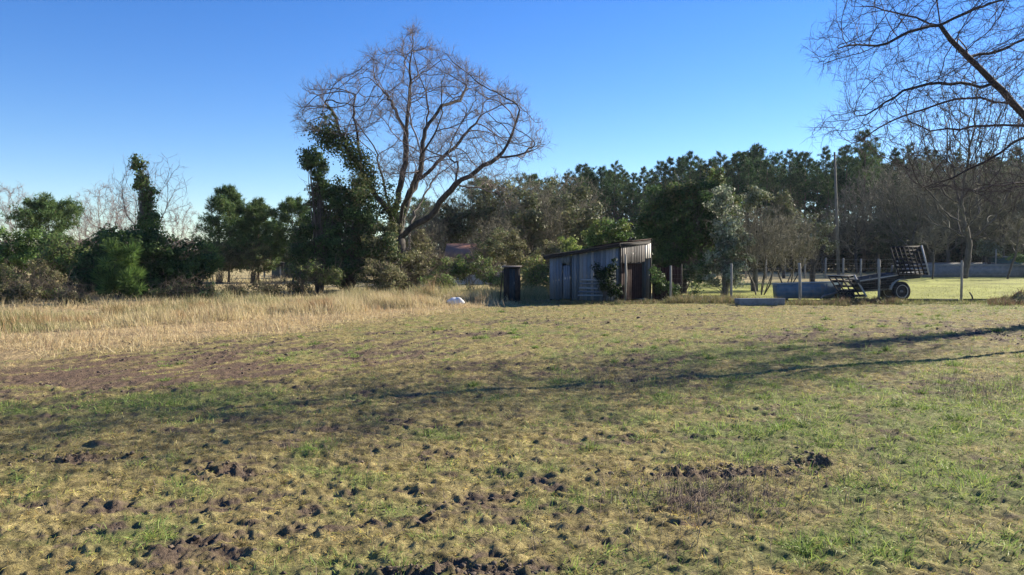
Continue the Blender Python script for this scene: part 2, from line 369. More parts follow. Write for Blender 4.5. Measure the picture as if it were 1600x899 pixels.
# ------------------------------------------------------------ short grass, straw and clods on the field
def scatter_field(rng, d0, d1, dens, margin=1.35):
    y = np.sqrt(rng.rand(int(dens * margin * .66 * 1.0 * (d1 ** 2 - d0 ** 2))) * (d1 ** 2 - d0 ** 2) + d0 ** 2)
    x = (rng.rand(len(y)) * 2 - 1) * .68 * margin * y
    return x, y
def field_grass():
    rng = np.random.RandomState(3)
    mg = MB(); ms = MB()
    for d0, d1, dens, sc, segs in ((3.3, 7, 3000, 1.0, 2), (7, 12, 1400, 1.3, 2), (12, 19, 520, 1.8, 1), (19, 28.6, 260, 2.4, 1)):
        x, y = scatter_field(rng, d0, d1, dens)
        Zs = zones(x, y); so, gr, dr, lw, s = Zs
        tuft = np.clip(fbm(x, y, .16, 2, 41) * 1.5 + fbm(x, y, .6, 2, 42), 0, 1)
        keep = rng.rand(len(x)) < np.clip(.92 - so * 1.5, .01, 1) * (.4 + .6 * np.clip(tuft * 2, 0, 1)) * (1 - lw)
        x, y, so, gr, dr, tuft = [q_[keep] for q_ in (x, y, so, gr, dr, tuft)]
        z = height(x, y); n = len(x)
        isg = rng.rand(n) < np.clip(gr * 1.15 + .04, 0, .92) * (1 - dr * .93)
        base = np.stack([x, y, z - .004], 1)
        lean = fbm(x, y, .3, 2, 43) * 9
        dirs = np.stack([np.cos(lean) * .8, np.sin(lean) * .8, np.full(n, .45)], 1) + rng.randn(n, 3) * .8
        dirs[:, 2] = np.abs(dirs[:, 2]) * (.55 + .9 * isg * (.4 + tuft)) + .1
        L = (.024 + .03 * rng.rand(n) + .07 * tuft * isg * np.clip(gr * 1.3, 0, 1)) * (1 + .5 * dr) * (sc ** .55)
        W = (.003 + .0025 * rng.rand(n)) * sc
        cg = pick(rng, n, [(.20, .29, .06), (.30, .38, .09), (.40, .42, .13), (.13, .22, .06)])
        cs = pick(rng, n, [(.52, .41, .16), (.40, .33, .10), (.62, .52, .25), (.24, .17, .07), (.36, .36, .10), (.46, .41, .12), (.15, .10, .055), (.34, .22, .10)])
        cd = pick(rng, n, [(.50, .38, .20), (.42, .30, .17), (.58, .47, .27), (.33, .22, .13)])
        mot = np.clip(1.0 + fbm(x * .8, y, .13, 3, 45) * 1.1 + fbm(x, y, .5, 2, 46) * .5, .4, 1.7)[:, None]
        hue = np.clip(.5 + fbm(x, y, .35, 3, 47) * 1.2, 0, 1)[:, None]
        cs = cs * mot * (np.array([1.0, .90, .80]) * hue + np.array([.96, 1.06, .92]) * (1 - hue)); cg = cg * (.6 + .4 * mot)
        dd = (rng.rand(n) < dr)[:, None]; cs = np.where(dd, cd * (.5 + .5 * mot), cs)
        blades(mg, base[isg], dirs[isg], L[isg], W[isg], rng, .5, cg[isg], segs)
        k = ~isg; blades(ms, base[k], dirs[k], L[k] * 1.1, W[k] * .9, rng, .5, cs[k], segs)
    tag(mg.build("green_grass", BLADE), kind="stuff", label="short green grass growing in patches over the rough field", cat="grass")
    tag(ms.build("dead_grass", BLADE), kind="stuff", label="short bleached dead grass and straw matted over the rough field", cat="grass")
field_grass()

def tussocks():
    rng = np.random.RandomState(17); mg = MB()
    # small bright tussocks, denser at lower right
    cx, cy = scatter_field(rng, 3.4, 24, 2.0)
    so, gr, dr, lw, s = zones(cx, cy)
    k = (rng.rand(len(cx)) < np.clip(gr * 1.1 - .1, 0, 1)) & (dr < .4); cx, cy = cx[k], cy[k]
    B, Dn, Ls, Cs = [], [], [], []
    for a_, b_ in list(zip(cx, cy)) + [tuple(G(1255, 872)), tuple(G(1240, 860)), tuple(G(668, 677)), tuple(G(1225, 550 + 120))]:
        n = rng.randint(30, 90); rad = rng.uniform(.03, .10); hh = rng.uniform(.04, .11)
        o = rng.randn(n, 2) * rad * .6
        B.append(np.column_stack([a_ + o[:, 0], b_ + o[:, 1]])); Dn.append(np.column_stack([o / rad * .9, np.full(n, .9)]) + rng.randn(n, 3) * .3)
        Ls.append(hh * rng.uniform(.6, 1.3, n)); Cs.append(pick(rng, n, [(.12, .20, .04), (.20, .28, .07), (.27, .31, .10)]) * rng.uniform(.8, 1.15))
    B = np.concatenate(B); z = height(B[:, 0], B[:, 1]); sc = 1 + np.clip((B[:, 1] - 6) / 12, 0, 1.5)
    blades(mg, np.column_stack([B, z - .01]), np.concatenate(Dn), np.concatenate(Ls), .005 * sc, rng, .6, np.concatenate(Cs), 2)
    tag(mg.build("grass_tufts", BLADE), kind="stuff", label="brighter green grass tufts standing out of the turned field", cat="grass")
tussocks()

def dry_stalks():
    rng = np.random.RandomState(23); ms = MB()
    cs = [(1100, 780, 140, 35, 500), (1540, 610, 70, 22, 260), (1000, 600, 90, 12, 200), (1300, 760, 200, 60, 160), (500, 720, 400, 100, 160), (1050, 860, 200, 30, 60), (930, 590, 250, 30, 150)]
    pts = []
    for cx, cy, rx, ry, n in cs:
        a_ = rng.randn(n, 2) * .6
        for u, v in a_:
            pts.append(G(cx + u * rx, min(max(cy + v * ry, 490), 1000)))
    pts = np.array(pts); z = height(pts[:, 0], pts[:, 1]); n = len(pts)
    d = rng.randn(n, 3) * .3 + [0, 0, 1]
    spikes(ms, np.column_stack([pts, z]), d, rng.uniform(.05, .2, n), .0016 * (1 + pts[:, 1] / 12), rng, .5)
    m = two_tone("dead_stalk", (.13, .09, .07), (.28, .22, .17), 9, bump=0)
    tag(ms.build("dead_stalks", m), kind="stuff", label="thin brown dead weed stalks standing in bare patches of the field", cat="weeds")
dry_stalks()

def clods():
    rng = np.random.RandomState(29); mb = MB()
    x, y = scatter_field(rng, 3.6, 27, 100)
    so, gr, dr, lw, s = zones(x, y)
    px, py = to_px(x, y)
    rid = blob(px, py, 1150, 740, 120, 6) + blob(px, py, 1262, 724, 34, 10) + blob(px, py, 100, 716, 110, 8) + blob(px, py, 345, 735, 50, 9) + blob(px, py, 700, 897, 150, 8)
    k = rng.rand(len(x)) < np.clip(so * 1.1 - .3, 0, .7) * (1 - .7 * dr) * (1 - .4 * blob(px, py, 200, 580, 380, 30)) + .15 * rid; x, y, rid = x[k], y[k], rid[k]
    # extra clods on the ridges
    ex = []
    for cx, cy, rx, ry, n in ((1150, 738, 150, 7, 240), (1262, 722, 44, 11, 120), (100, 715, 130, 9, 150), (345, 733, 60, 12, 70), (710, 896, 190, 10, 130), (1040, 497, 30, 4, 60), (1560, 520, 90, 10, 120), (650, 790, 120, 40, 60)):
        for u, v in rng.randn(n, 2) * .55: ex.append(G(cx + u * rx, cy + v * ry))
    ex = np.array(ex); x = np.concatenate([x, ex[:, 0]]); y = np.concatenate([y, ex[:, 1]])
    z = height(x, y); n = len(x)
    ico = np.array([[0, 0, 1], [.894, 0, .447], [.276, .851, .447], [-.724, .526, .447], [-.724, -.526, .447], [.276, -.851, .447], [.724, .526, -.447], [-.276, .851, -.447], [-.894, 0, -.447], [-.276, -.851, -.447], [.724, -.526, -.447], [0, 0, -1]])
    fc = np.array([[0, 1, 2], [0, 2, 3], [0, 3, 4], [0, 4, 5], [0, 5, 1], [1, 6, 2], [2, 7, 3], [3, 8, 4], [4, 9, 5], [5, 10, 1], [6, 7, 2], [7, 8, 3], [8, 9, 4], [9, 10, 5], [10, 6, 1], [11, 7, 6], [11, 8, 7], [11, 9, 8], [11, 10, 9], [11, 6, 10]])
    r = rng.gamma(1.0, .0045, n) + .0025; r = np.clip(r, 0, .018) * (1 + np.clip(y - 8, 0, 20) / 18)
    V = ico[None] * (1 + rng.randn(n, 12, 1) * .34) * r[:, None, None] * np.array([1.2, 1.1, .75]) * rng.uniform(.7, 1.3, (n, 1, 3))
    V = V + np.stack([x, y, z + r * .1], 1)[:, None]
    F = (np.arange(n)[:, None, None] * 12 + fc[None]).reshape(-1, 3)
    mb.add(V.reshape(-1, 3), [F]); tag(mb.build("soil_clods", SOILM), kind="stuff", label="dark crumbly clods of turned soil lying over the field", cat="soil")
clods()

# ------------------------------------------------------------ tall dry grass at the left edge of the field
def tall_grass():
    rng = np.random.RandomState(31); mb = MB()
    Ta = G(-60, 536); Tb = G(790, 473); td = norm(Tb - Ta); tn = np.array([-td[1], td[0]]); Lr = np.linalg.norm(Tb - Ta)
    n = 110000
    t = rng.rand(n) ** .85; off = rng.rand(n) ** 1.3 * 6.5
    x = Ta[0] + td[0] * Lr * t + tn[0] * off - tn[0] * .4; y = Ta[1] + td[1] * Lr * t + tn[1] * off
    cl = fbm(x, y, .9, 3, 51) + fbm(x, y, .25, 2, 52) * .6
    k = rng.rand(n) < np.clip(.42 + cl * 1.7, .04, 1) * np.clip(off / 2.0, .06, 1) * sstep(32.0, 30.5, y)
    x, y, cl, off, t = x[k], y[k], cl[k], off[k], t[k]; n = len(x)
    z = height(x, y)
    d = np.column_stack([rng.randn(n) * .2 - .1, rng.randn(n) * .2, np.ones(n)])
    L = (.20 + .26 * rng.rand(n) ** 1.5 + .40 * np.clip(cl, -.3, 1)) * (.75 + .35 * t) * np.clip(.5 + off * .5, .4, 1)
    c = pick(rng, n, [(.56, .45, .26), (.66, .55, .34), (.46, .35, .21), (.36, .28, .15), (.58, .50, .28), (.30, .28, .12)])
    L = L * np.clip(.85 + .9 * fbm(x, y, 2.4, 2, 60), .4, 1.4)
    g = (np.maximum(sstep(.25, .02, t), .8 * sstep(2.5, 5.5, off))[:, None]) * (rng.rand(n, 1) < .6)
    c = c * (1 - g) + pick(rng, n, [(.12, .15, .05), (.22, .24, .09)]) * g
    pk = (fbm(x, y, 1.7, 2, 55) > .22)[:, None]; c = np.where(pk, c * np.array([.82, .68, .64]), c)
    blades(mb, np.column_stack([x, y, z - .02]), d, L, rng.uniform(.007, .014, n), rng, .35, c, 2)
    # lower, flatter dry grass in front
    n = 70000; t = rng.rand(n); off = rng.rand(n) * 6 - 5.2
    x = Ta[0] + td[0] * Lr * t + tn[0] * off; y = Ta[1] + td[1] * Lr * t + tn[1] * off
    so, gr, dr, lw, s = zones(x, y); cl = fbm(x, y, .5, 3, 57) + fbm(x, y, 1.6, 2, 58)
    k = (rng.rand(n) < np.clip(dr * (.35 + cl * 1.3), 0, 1)); x, y, cl, t = x[k], y[k], cl[k], t[k]; n = len(x); z = height(x, y)
    d = np.column_stack([rng.randn(n) * .5, rng.randn(n) * .5, np.ones(n) * .8])
    L = .07 + .16 * rng.rand(n) * np.clip(cl + .3, .1, 1.2)
    c = pick(rng, n, [(.60, .48, .25), (.50, .38, .20), (.66, .56, .33), (.38, .28, .16)])
    blades(mb, np.column_stack([x, y, z - .01]), d, L, rng.uniform(.006, .012, n), rng, .5, c, 2)
    n = 8000; t = rng.rand(n); off = rng.rand(n) * 5 - 5.2
    x = Ta[0] + td[0] * Lr * t + tn[0] * off; y = Ta[1] + td[1] * Lr * t + tn[1] * off
    k = rng.rand(n) < zones(x, y)[2] * np.clip(.3 + fbm(x, y, .7, 2, 59) * 1.5, 0, 1); x, y = x[k], y[k]; n = len(x)
    blades(mb, np.column_stack([x, y, height(x, y) - .01]), rng.randn(n, 3) * .25 + [0, 0, 1], rng.uniform(.12, .42, n), rng.uniform(.006, .012, n), rng, .4, pick(rng, n, [(.60, .50, .30), (.46, .34, .2), (.34, .24, .16)]), 2)
    tag(mb.build("tall_dry_grass", BLADE), kind="stuff", label="tall straw coloured dry grass along the left edge of the field", cat="grass")
tall_grass()

def verge_weeds():
    rng = np.random.RandomState(37); mb = MB()
    def strip(px0, px1, D0, D1, n, h0, h1, pal, seed):
        px = rng.uniform(px0, px1, n); D = rng.uniform(D0, D1, n); x = (px - 800) / FPX * D
        cl = fbm(x, D, .5, 3, seed); k = rng.rand(n) < np.clip(.45 + cl * 1.6, .03, 1); x, D, cl = x[k], D[k], cl[k]; m_ = len(x)
        z = height(x, D)
        d = np.column_stack([rng.randn(m_) * .35, rng.randn(m_) * .35, np.ones(m_)])
        blades(mb, np.column_stack([x, D, z - .01]), d, (h0 + (h1 - h0) * rng.rand(m_)) * np.clip(.7 + cl, .4, 1.4), rng.uniform(.008, .018, m_), rng, .5, pick(rng, m_, pal), 2)
    GR = [(.10, .13, .04), (.18, .2, .07), (.3, .26, .13)]; DR = [(.36, .28, .15), (.24, .17, .1), (.14, .15, .06)]; BR = [(.16, .10, .07), (.26, .17, .11), (.12, .13, .05)]
    strip(1040, 1170, 27.0, 29.5, 7000, .12, .42, DR + GR[:1], 61)
    strip(1170, 1420, 26.8, 28.8, 9000, .08, .28, BR + GR, 62)
    strip(1300, 1400, 27.2, 28.2, 3500, .15, .36, BR, 63); strip(1150, 1330, 26.2, 27.6, 5000, .08, .26, GR + BR, 68); strip(1545, 1620, 26.0, 27.8, 2500, .1, .3, BR, 69)
    strip(1400, 1760, 26.8, 28.8, 9000, .05, .20, GR, 64)
    strip(810, 1040, 26.6, 28.0, 7000, .06, .22, BR + GR, 65)
    strip(640, 860, 29.5, 33, 9000, .3, .8, [(.26, .26, .10), (.40, .34, .17), (.16, .2, .07), (.5, .4, .22)], 66)
    strip(-250, 640, 24, 37, 24000, .12, .45, [(.50, .40, .22), (.58, .48, .28), (.40, .31, .17), (.24, .23, .10)], 70)
    strip(-100, 520, 50, 62, 6000, .2, .5, [(.55, .45, .26), (.48, .38, .2)], 71)
    strip(1170, 1600, 30, 45, 9000, .04, .10, [(.2, .22, .06), (.26, .26, .09)], 67)
    tag(mb.build("verge_weeds", BLADE), kind="stuff", label="rough weeds and grass along the foot of shed and fence", cat="weeds")
verge_weeds()

# ------------------------------------------------------------ tree building
def colonize(seeds, parents, att, D, kill, iters, gnarl=.25, up=.05, seed=1, infl=1e9, mom=.55):
    rng = np.random.RandomState(seed)
    pos = [np.array(p, float) for p in seeds]; par = list(parents); nch = [0] * len(pos); dirn = [None] * len(pos)
    PA = np.array(pos); best = np.full(len(att), 1e9); bi = np.zeros(len(att), int)
    def upd(newp, start):
        nonlocal best, bi
        for a0 in range(0, len(newp), 400):
            blk = newp[a0:a0 + 400]
            dd = ((att[:, None, :] - blk[None]) ** 2).sum(-1); k = dd.argmin(1); m_ = dd[np.arange(len(att)), k]
            b = m_ < best; best[b] = m_[b]; bi[b] = start + a0 + k[b]
    upd(PA, 0)
    for it in range(iters):
        alive = best > kill * kill; att = att[alive]; best = best[alive]; bi = bi[alive]
        if len(att) == 0: break
        act = best < infl * infl
        if not act.any(): break
        v = norm(att - PA[bi]); acc = np.zeros((len(PA), 3)); np.add.at(acc, bi[act], v[act])
        ids = np.unique(bi[act]); newp = []; st = len(PA)
        for k in ids:
            if nch[k] >= 3: continue
            dv = acc[k]; dv = dv / (np.linalg.norm(dv) + 1e-6) + rng.randn(3) * gnarl; dv[2] += up
            if par[k] >= 0: dv = dv + mom * norm(PA[k] - PA[par[k]])
            dv /= np.linalg.norm(dv)
            newp.append(PA[k] + dv * D); par.append(int(k)); nch[k] += 1; nch.append(0)
        # attractors whose node is full: forget them
        full = np.array([nch[k] >= 3 for k in range(len(nch))]); 
        drop = full[bi]; att = att[~drop]; best = best[~drop]; bi = bi[~drop]
        if not newp:
            if len(att) == 0: break
            continue
        newp = np.array(newp); PA = np.concatenate([PA, newp])
        if len(att): upd(newp, st)
    return PA, np.array(par)
def radii(PA, par, tip=.008, e=2.3, cap=None):
    n = len(PA); acc = np.zeros(n)
    for i_ in range(n - 1, -1, -1):
        if acc[i_] == 0: acc[i_] = tip ** e
        if par[i_] >= 0: acc[par[i_]] += acc[i_]
    return acc ** (1 / e)
def limb(seeds, parents, pts, attach, step=.35, wig=.05, rng=None):
    """append a limb polyline (resampled) attached to node `attach`; returns indices"""
    out = []; prev = attach; cur = np.array(seeds[attach]) if attach is not None and attach >= 0 else None
    for p in pts:
        p = np.array(p, float)
        if cur is None: seeds.append(p); parents.append(-1); prev = len(seeds) - 1; out.append(prev); cur = p; continue
        L = np.linalg.norm(p - cur); k = max(1, int(L / step)); c0 = cur.copy()
        for a_ in range(1, k + 1):
            q_ = c0 + (p - c0) * a_ / k
            if rng is not None and a_ < k: q_ = q_ + rng.randn(3) * wig
            seeds.append(q_); parents.append(prev); prev = len(seeds) - 1; out.append(prev)
        cur = p
    return out
def skeleton_mesh(PA, par, r, trunk_r=.045, sides_big=10):
    n = len(PA); kids = [[] for _ in range(n)]
    for i_ in range(n):
        if par[i_] >= 0: kids[par[i_]].append(i_)
    mt, mc = MB(), MB()
    starts = [(-1, i_) for i_ in range(n) if par[i_] < 0]
    while starts:
        p, i_ = starts.pop(); ch = ([p] if p >= 0 else []) + [i_]
        while kids[i_]:
            ks = sorted(kids[i_], key=lambda q_: -r[q_]); 
            for q_ in ks[1:]: starts.append((i_, q_))
            i_ = ks[0]; ch.append(i_)
        if len(ch) < 2: continue
        rad = r[ch].copy()
        if p >= 0: rad[0] = rad[1]
        base_r = rad[0]; big = base_r > trunk_r
        tube(mt if big else mc, PA[ch], rad, sides_big if base_r > .12 else (6 if base_r > .04 else (4 if base_r > .02 else 3)), cap=base_r > .04)
    return mt, mc
def add_twigs(mb, PA, par, r, rng, per=2, rmax=.03, L=(.3, .7), rad=.005, up=.25, spread=.8, sub=1, tips_only=False):
    k = np.where((r < rmax) & (par >= 0))[0]
    if len(k) == 0: return
    k = np.repeat(k, per); g = norm(PA[k] - PA[par[k]])
    d = g + rng.randn(len(k), 3) * spread + [0, 0, up]; d = norm(d)
    f = rng.rand(len(k), 1); base = PA[par[k]] * f + PA[k] * (1 - f)
    Ls = rng.uniform(L[0], L[1], len(k))
    spikes(mb, base, d, Ls, rad, rng, .18)
    if sub:
        kk = np.repeat(np.arange(len(k)), sub); b2 = base[kk] + d[kk] * (Ls[kk] * rng.uniform(.25, .6, len(kk)))[:, None]
        d2 = norm(d[kk] + rng.randn(len(kk), 3) * .7 + [0, 0, up])
        spikes(mb, b2, d2, Ls[kk] * rng.uniform(.35, .7, len(kk)), rad * .75, rng, .18)
def in_poly(poly, x, y):
    poly = np.array(poly, float); ins = np.zeros(len(x), bool); j_ = len(poly) - 1
    for i_ in range(len(poly)):
        xi, yi = poly[i_]; xj, yj = poly[j_]
        c_ = ((yi > y) != (yj > y)) & (x < (xj - xi) * (y - yi) / (yj - yi + 1e-12) + xi); ins ^= c_; j_ = i_
    return ins
def poly_attr(poly, D, thick, n, rng, cx, cy, rx, ry):
    poly = np.array(poly, float); out = []
    lo, hi = poly.min(0), poly.max(0)
    while len(out) < n:
        x = rng.uniform(lo[0], hi[0], n * 2); y = rng.uniform(lo[1], hi[1], n * 2); k = in_poly(poly, x, y)
        for a_, b_ in zip(x[k], y[k]):
            t = 1 - ((a_ - cx) / rx) ** 2 - ((b_ - cy) / ry) ** 2; t = math.sqrt(max(t, .03))
            u = rng.uniform(-1, 1); u = np.sign(u) * abs(u) ** .8
            out.append(P(a_, b_, D + u * t * thick))
            if len(out) >= n: break
    return np.array(out)

# ---- the big bare oak in the middle
def big_oak():
    D = 40; rng = np.random.RandomState(7)
    base = P(626, 449, D); base[2] = 0
    T = thing("bare_oak", "big leafless spreading oak rising out of the thicket left of the shed", "tree", base, None)
    T.name = "bare_oak_tree"
    sd, pr = [], []
    def pl(l, dz0, dz1): return [P(x, y, D + dz0 + (dz1 - dz0) * k / max(1, len(l) - 1)) for k, (x, y) in enumerate(l)]
    tr = limb(sd, pr, [base] + [P(627, 420, D), P(624, 395, D), P(622, 376, D)], None, .4)
    top = tr[-1]
    A_ = limb(sd, pr, pl([(609, 333), (588, 307), (567, 270), (546, 240), (524, 219), (506, 208)], -.2, -2), top, .35, .04, rng)
    limb(sd, pr, pl([(556, 195), (552, 165), (556, 148)], -1, 1), A_[int(len(A_) * .62)], .35, .05, rng)
    limb(sd, pr, pl([(520, 175), (508, 160)], -1, -3), A_[int(len(A_) * .75)], .35, .05, rng)
    B_ = limb(sd, pr, pl([(617, 324), (626, 290), (634, 244), (636, 189), (642, 126), (643, 85)], .2, 0), top, .35, .04, rng)
    limb(sd, pr, pl([(618, 170), (600, 145)], 0, 2.5), B_[int(len(B_) * .55)], .35, .05, rng)
    C_ = limb(sd, pr, pl([(632, 330), (641, 300), (656, 274), (660, 223), (670, 176), (666, 145)], .4, 2.5), top, .35, .04, rng)
    limb(sd, pr, pl([(690, 165), (719, 158), (730, 138)], 2, 4), C_[int(len(C_) * .72)], .35, .05, rng)
    D_ = limb(sd, pr, pl([(677, 262), (700, 238), (718, 222), (735, 200), (755, 178)], 1, 3), C_[int(len(C_) * .36)], .35, .05, rng)
    E_ = limb(sd, pr, pl([(651, 350), (681, 329), (697, 305), (712, 288), (744, 268), (778, 246), (794, 224), (806, 192), (812, 172)], -.3, -2.5), top, .35, .04, rng)
    limb(sd, pr, pl([(818, 240), (836, 226)], -2, -3.5), E_[int(len(E_) * .7)], .35, .05, rng)
    limb(sd, pr, pl([(744, 293), (775, 300), (800, 325)], -1, -3), E_[int(len(E_) * .45)], .35, .05, rng)
    limb(sd, pr, pl([(716, 262), (700, 240), (708, 212)], -1, 1), E_[int(len(E_) * .42)], .35, .05, rng)
    limb(sd, pr, pl([(640, 360), (655, 320), (685, 270)], 1, 5), top, .35, .05, rng)
    limb(sd, pr, pl([(615, 350), (600, 290), (587, 235)], 1.5, 4.5), top, .35, .05, rng)
    limb(sd, pr, pl([(628, 330), (648, 280), (665, 232)], -1.5, -5), top, .35, .05, rng)
    poly = [(458, 170), (475, 140), (515, 118), (548, 128), (572, 82), (606, 80), (630, 48), (648, 30), (664, 68), (700, 80), (742, 104), (775, 128), (812, 142), (840, 178), (858, 205), (852, 245), (815, 262), (770, 275), (800, 305), (770, 300), (735, 285), (700, 280), (668, 300), (648, 285), (600, 285), (575, 235), (540, 220), (500, 222), (468, 212)]
    att = poly_attr(poly, D, 6.0, 5200, rng, 655, 190, 215, 175)
    att = att[fbm(att[:, 0] + att[:, 1] * .6, att[:, 2] * 1.0, 1.9, 2, 91) > -.12]
    PA, par = colonize(sd, pr, att, .30, .40, 60, .22, .06, 2, 2.8, .8)
    r = radii(PA, par, .0105, 2.12); r = np.where(r > .05, r * (1 + .45 * np.clip((r - .05) / .1, 0, 1)), r)
    mt, mc = skeleton_mesh(PA, par, r, .05, 12)
    add_twigs(mc, PA, par, r, rng, 2, .022, (.3, .95), .0058, .42, .5, 3)
    mt.build("trunk", two_tone("oak_bark", (.03, .026, .024), (.095, .082, .07), 3, (3, 3, .8), bump=.8), T, True); mc.build("crown", two_tone("purplish_twig", (.10, .08, .075), (.19, .15, .14), 1.5, bump=0), T)
    # ivy on the left limb, a part of its own
    iv = MB(); pal = [(.035, .065, .02), (.06, .10, .03), (.09, .12, .04), (.11, .115, .05)]
    for k, (x, y) in enumerate([(612, 338), (600, 318), (588, 303), (577, 285), (568, 268), (558, 252), (548, 242), (538, 232), (528, 222), (516, 212), (505, 205)]):
        c_ = P(x, y, D - .2 - .16 * k)
        for q_ in range(4):
            cc = c_ + rng.randn(3) * [.35, .35, .35]; o = rng.randn(150, 3) * [.28, .28, .26]
            leaves(iv, cc + o, o + rng.randn(150, 3) * .3 + [0, 0, .2], .14, rng, pick(rng, 150, pal))
    iv.build("ivy", LEAF, T)
big_oak()

# ---- near tree at the right edge, its trunk outside the frame
def near_tree():
    D = 16; rng = np.random.RandomState(11)
    base = np.array([13.4, 16.1, 0])
    T = thing("leaning_bare_tree", "near bare tree whose long leaning limbs reach in from the right edge", "tree", base)
    sd, pr = [], []
    def pl(l, dz0, dz1): return [P(x, y, D + dz0 + (dz1 - dz0) * k / max(1, len(l) - 1)) for k, (x, y) in enumerate(l)]
    tr = limb(sd, pr, [base, (13.3, 16.1, 1.0), (13.0, 16.05, 2.2), (12.6, 16.0, 3.0)], None, .3)
    st = tr[-1]
    M_ = limb(sd, pr, pl([(1700, 278), (1650, 230), (1600, 180), (1553, 130), (1513, 90), (1485, 62), (1469, 40), (1464, 5), (1450, -45), (1440, -110)], .0, .3), st, .3, .02, rng)
    f = lambda q_: M_[min(len(M_) - 1, int(len(M_) * q_))]
    near = lambda x, y: min(M_, key=lambda i_: np.linalg.norm(np.array(sd[i_]) - P(x, y, D)))
    limb(sd, pr, pl([(1453, 41), (1420, 50), (1387, 68), (1340, 70), (1310, 76)], .2, -1.0), near(1470, 42), .25, .02, rng)
    limb(sd, pr, pl([(1513, 19), (1567, 0), (1610, -25)], .2, 1.5), near(1470, 35), .25, .02, rng)
    b1 = limb(sd, pr, pl([(1533, 137), (1517, 132), (1467, 130), (1430, 137), (1383, 160), (1353, 180), (1325, 188)], -.1, -1.6), near(1556, 135), .25, .02, rng)
    b2 = limb(sd, pr, pl([(1555, 160), (1533, 153), (1493, 155), (1447, 170), (1410, 182), (1373, 200), (1340, 222)], .1, 1.4), near(1580, 162), .25, .02, rng)
    b3 = limb(sd, pr, pl([(1600, 197), (1540, 197), (1500, 203), (1453, 205), (1420, 190)], .3, 1.8), near(1625, 205), .25, .02, rng)
    low = limb(sd, pr, pl([(1660, 225), (1600, 215), (1550, 247), (1517, 263), (1473, 283), (1440, 293)], -.4, -1.6), near(1680, 258), .25, .02, rng)
    limb(sd, pr, pl([(1640, 290), (1600, 286), (1550, 290), (1520, 297)], .4, -.8), near(1700, 278), .25, .02, rng)
    limb(sd, pr, pl([(1510, 75), (1497, 60), (1490, 105), (1495, 128)], 0, -.4), near(1510, 88), .25, .02, rng)
    limb(sd, pr, pl([(1560, 80), (1600, 62), (1650, 50)], .5, 1), near(1515, 92), .25, .02, rng)
    limb(sd, pr, pl([(1400, 20), (1350, 10), (1310, -5)], 1, 2.2), near(1466, 20), .25, .02, rng)
    # rest of the crown, out of frame, which throws the shadow bands over the field
    for tgt in ((14.6, 15.0, 7.0), (15.5, 17.5, 6.5)):
        t_ = np.array(tgt); s0 = np.array(sd[st])
        limb(sd, pr, [s0 + (t_ - s0) * .45 + rng.randn(3) * .3, t_], st, .3, .04, rng)
    poly = [(1247, 70), (1275, 50), (1310, 8), (1300, -30), (1400, -80), (1560, -90), (1700, -60), (1760, 60), (1760, 240), (1700, 330), (1560, 325), (1450, 300), (1345, 238), (1262, 216), (1260, 195), (1330, 150), (1290, 120)]
    att = poly_attr(poly, D, 2.6, 4600, rng, 1540, 110, 310, 260)
    PA, par = colonize(sd, pr, att, .17, .25, 70, .22, .0, 4, 1.3, .8)
    r = radii(PA, par, .0038, 2.2)
    mt, mc = skeleton_mesh(PA, par, r, .03, 12)
    add_twigs(mc, PA, par, r, rng, 2, .012, (.15, .55), .0028, .05, .6, 2)
    dk = two_tone('backlit_bark', (.03, .024, .024), (.075, .062, .055), 4, (4, 4, 1), bump=.6)  # bark and twigs coloured dark to paint their backlit sides
    mt.build("trunk", dk, T, True); mc.build("crown", two_tone('backlit_twig', (.045, .032, .036), (.09, .068, .07), 2, bump=0), T)
near_tree()

# ---- generic bare trees (round crown) built at the origin of their own thing
def bare_tree(name, label, loc, Ht, rx, trunk_h, n_att, Dst, mat_t, mat_c, seed, group=None, twig=.008, per=2, tipr=.008, up=.1, rz=None, multi=1, tw_len=(.3, .7), cat="tree", bottom=None):
    rng = np.random.RandomState(seed); loc = np.array([loc[0], loc[1], 0.]); T = thing(name, label, cat, loc, group)
    sd, pr = [], []
    rz = rz or (Ht - trunk_h) / 2; zc = Ht - rz
    for m_ in range(multi):
        a_ = rng.rand() * 6.28; ln = .35 * rx if multi > 1 else .06 * rx
        b_ = loc + ([.18 * math.cos(m_ * 2.4), .18 * math.sin(m_ * 2.4), 0] if multi > 1 else [0, 0, 0])
        top_ = loc + [ln * math.cos(m_ * 2.4), ln * math.sin(m_ * 2.4), trunk_h]
        t_ = limb(sd, pr, [b_, b_ + (top_ - b_) * .5 + rng.randn(3) * [.06, .06, 0], top_], None, .3, .02, rng)
    u = norm(rng.randn(n_att, 3)) * (rng.rand(n_att, 1) ** .42)
    att = loc + [0, 0, zc] + u * [rx, rx, rz]
    att = att[(fbm(att[:, 0] + att[:, 2] * .7, att[:, 1] - att[:, 2] * .4, rx * .5, 2, seed) > -.28)]
    if bottom: att = att[att[:, 2] > bottom]
    PA, par = colonize(sd, pr, att, Dst, Dst * 1.35, 60, .26, up, seed, Dst * 9)
    r = radii(PA, par, tipr, 2.25)
    mt, mc = skeleton_mesh(PA, par, r, min(.04, r.max() * .45), 9)
    add_twigs(mc, PA, par, r, rng, per, .025, tw_len, twig, up + .1, .8, 1)
    mt.build("trunk", mat_t, T, True); mc.build("crown", mat_c, T); return T

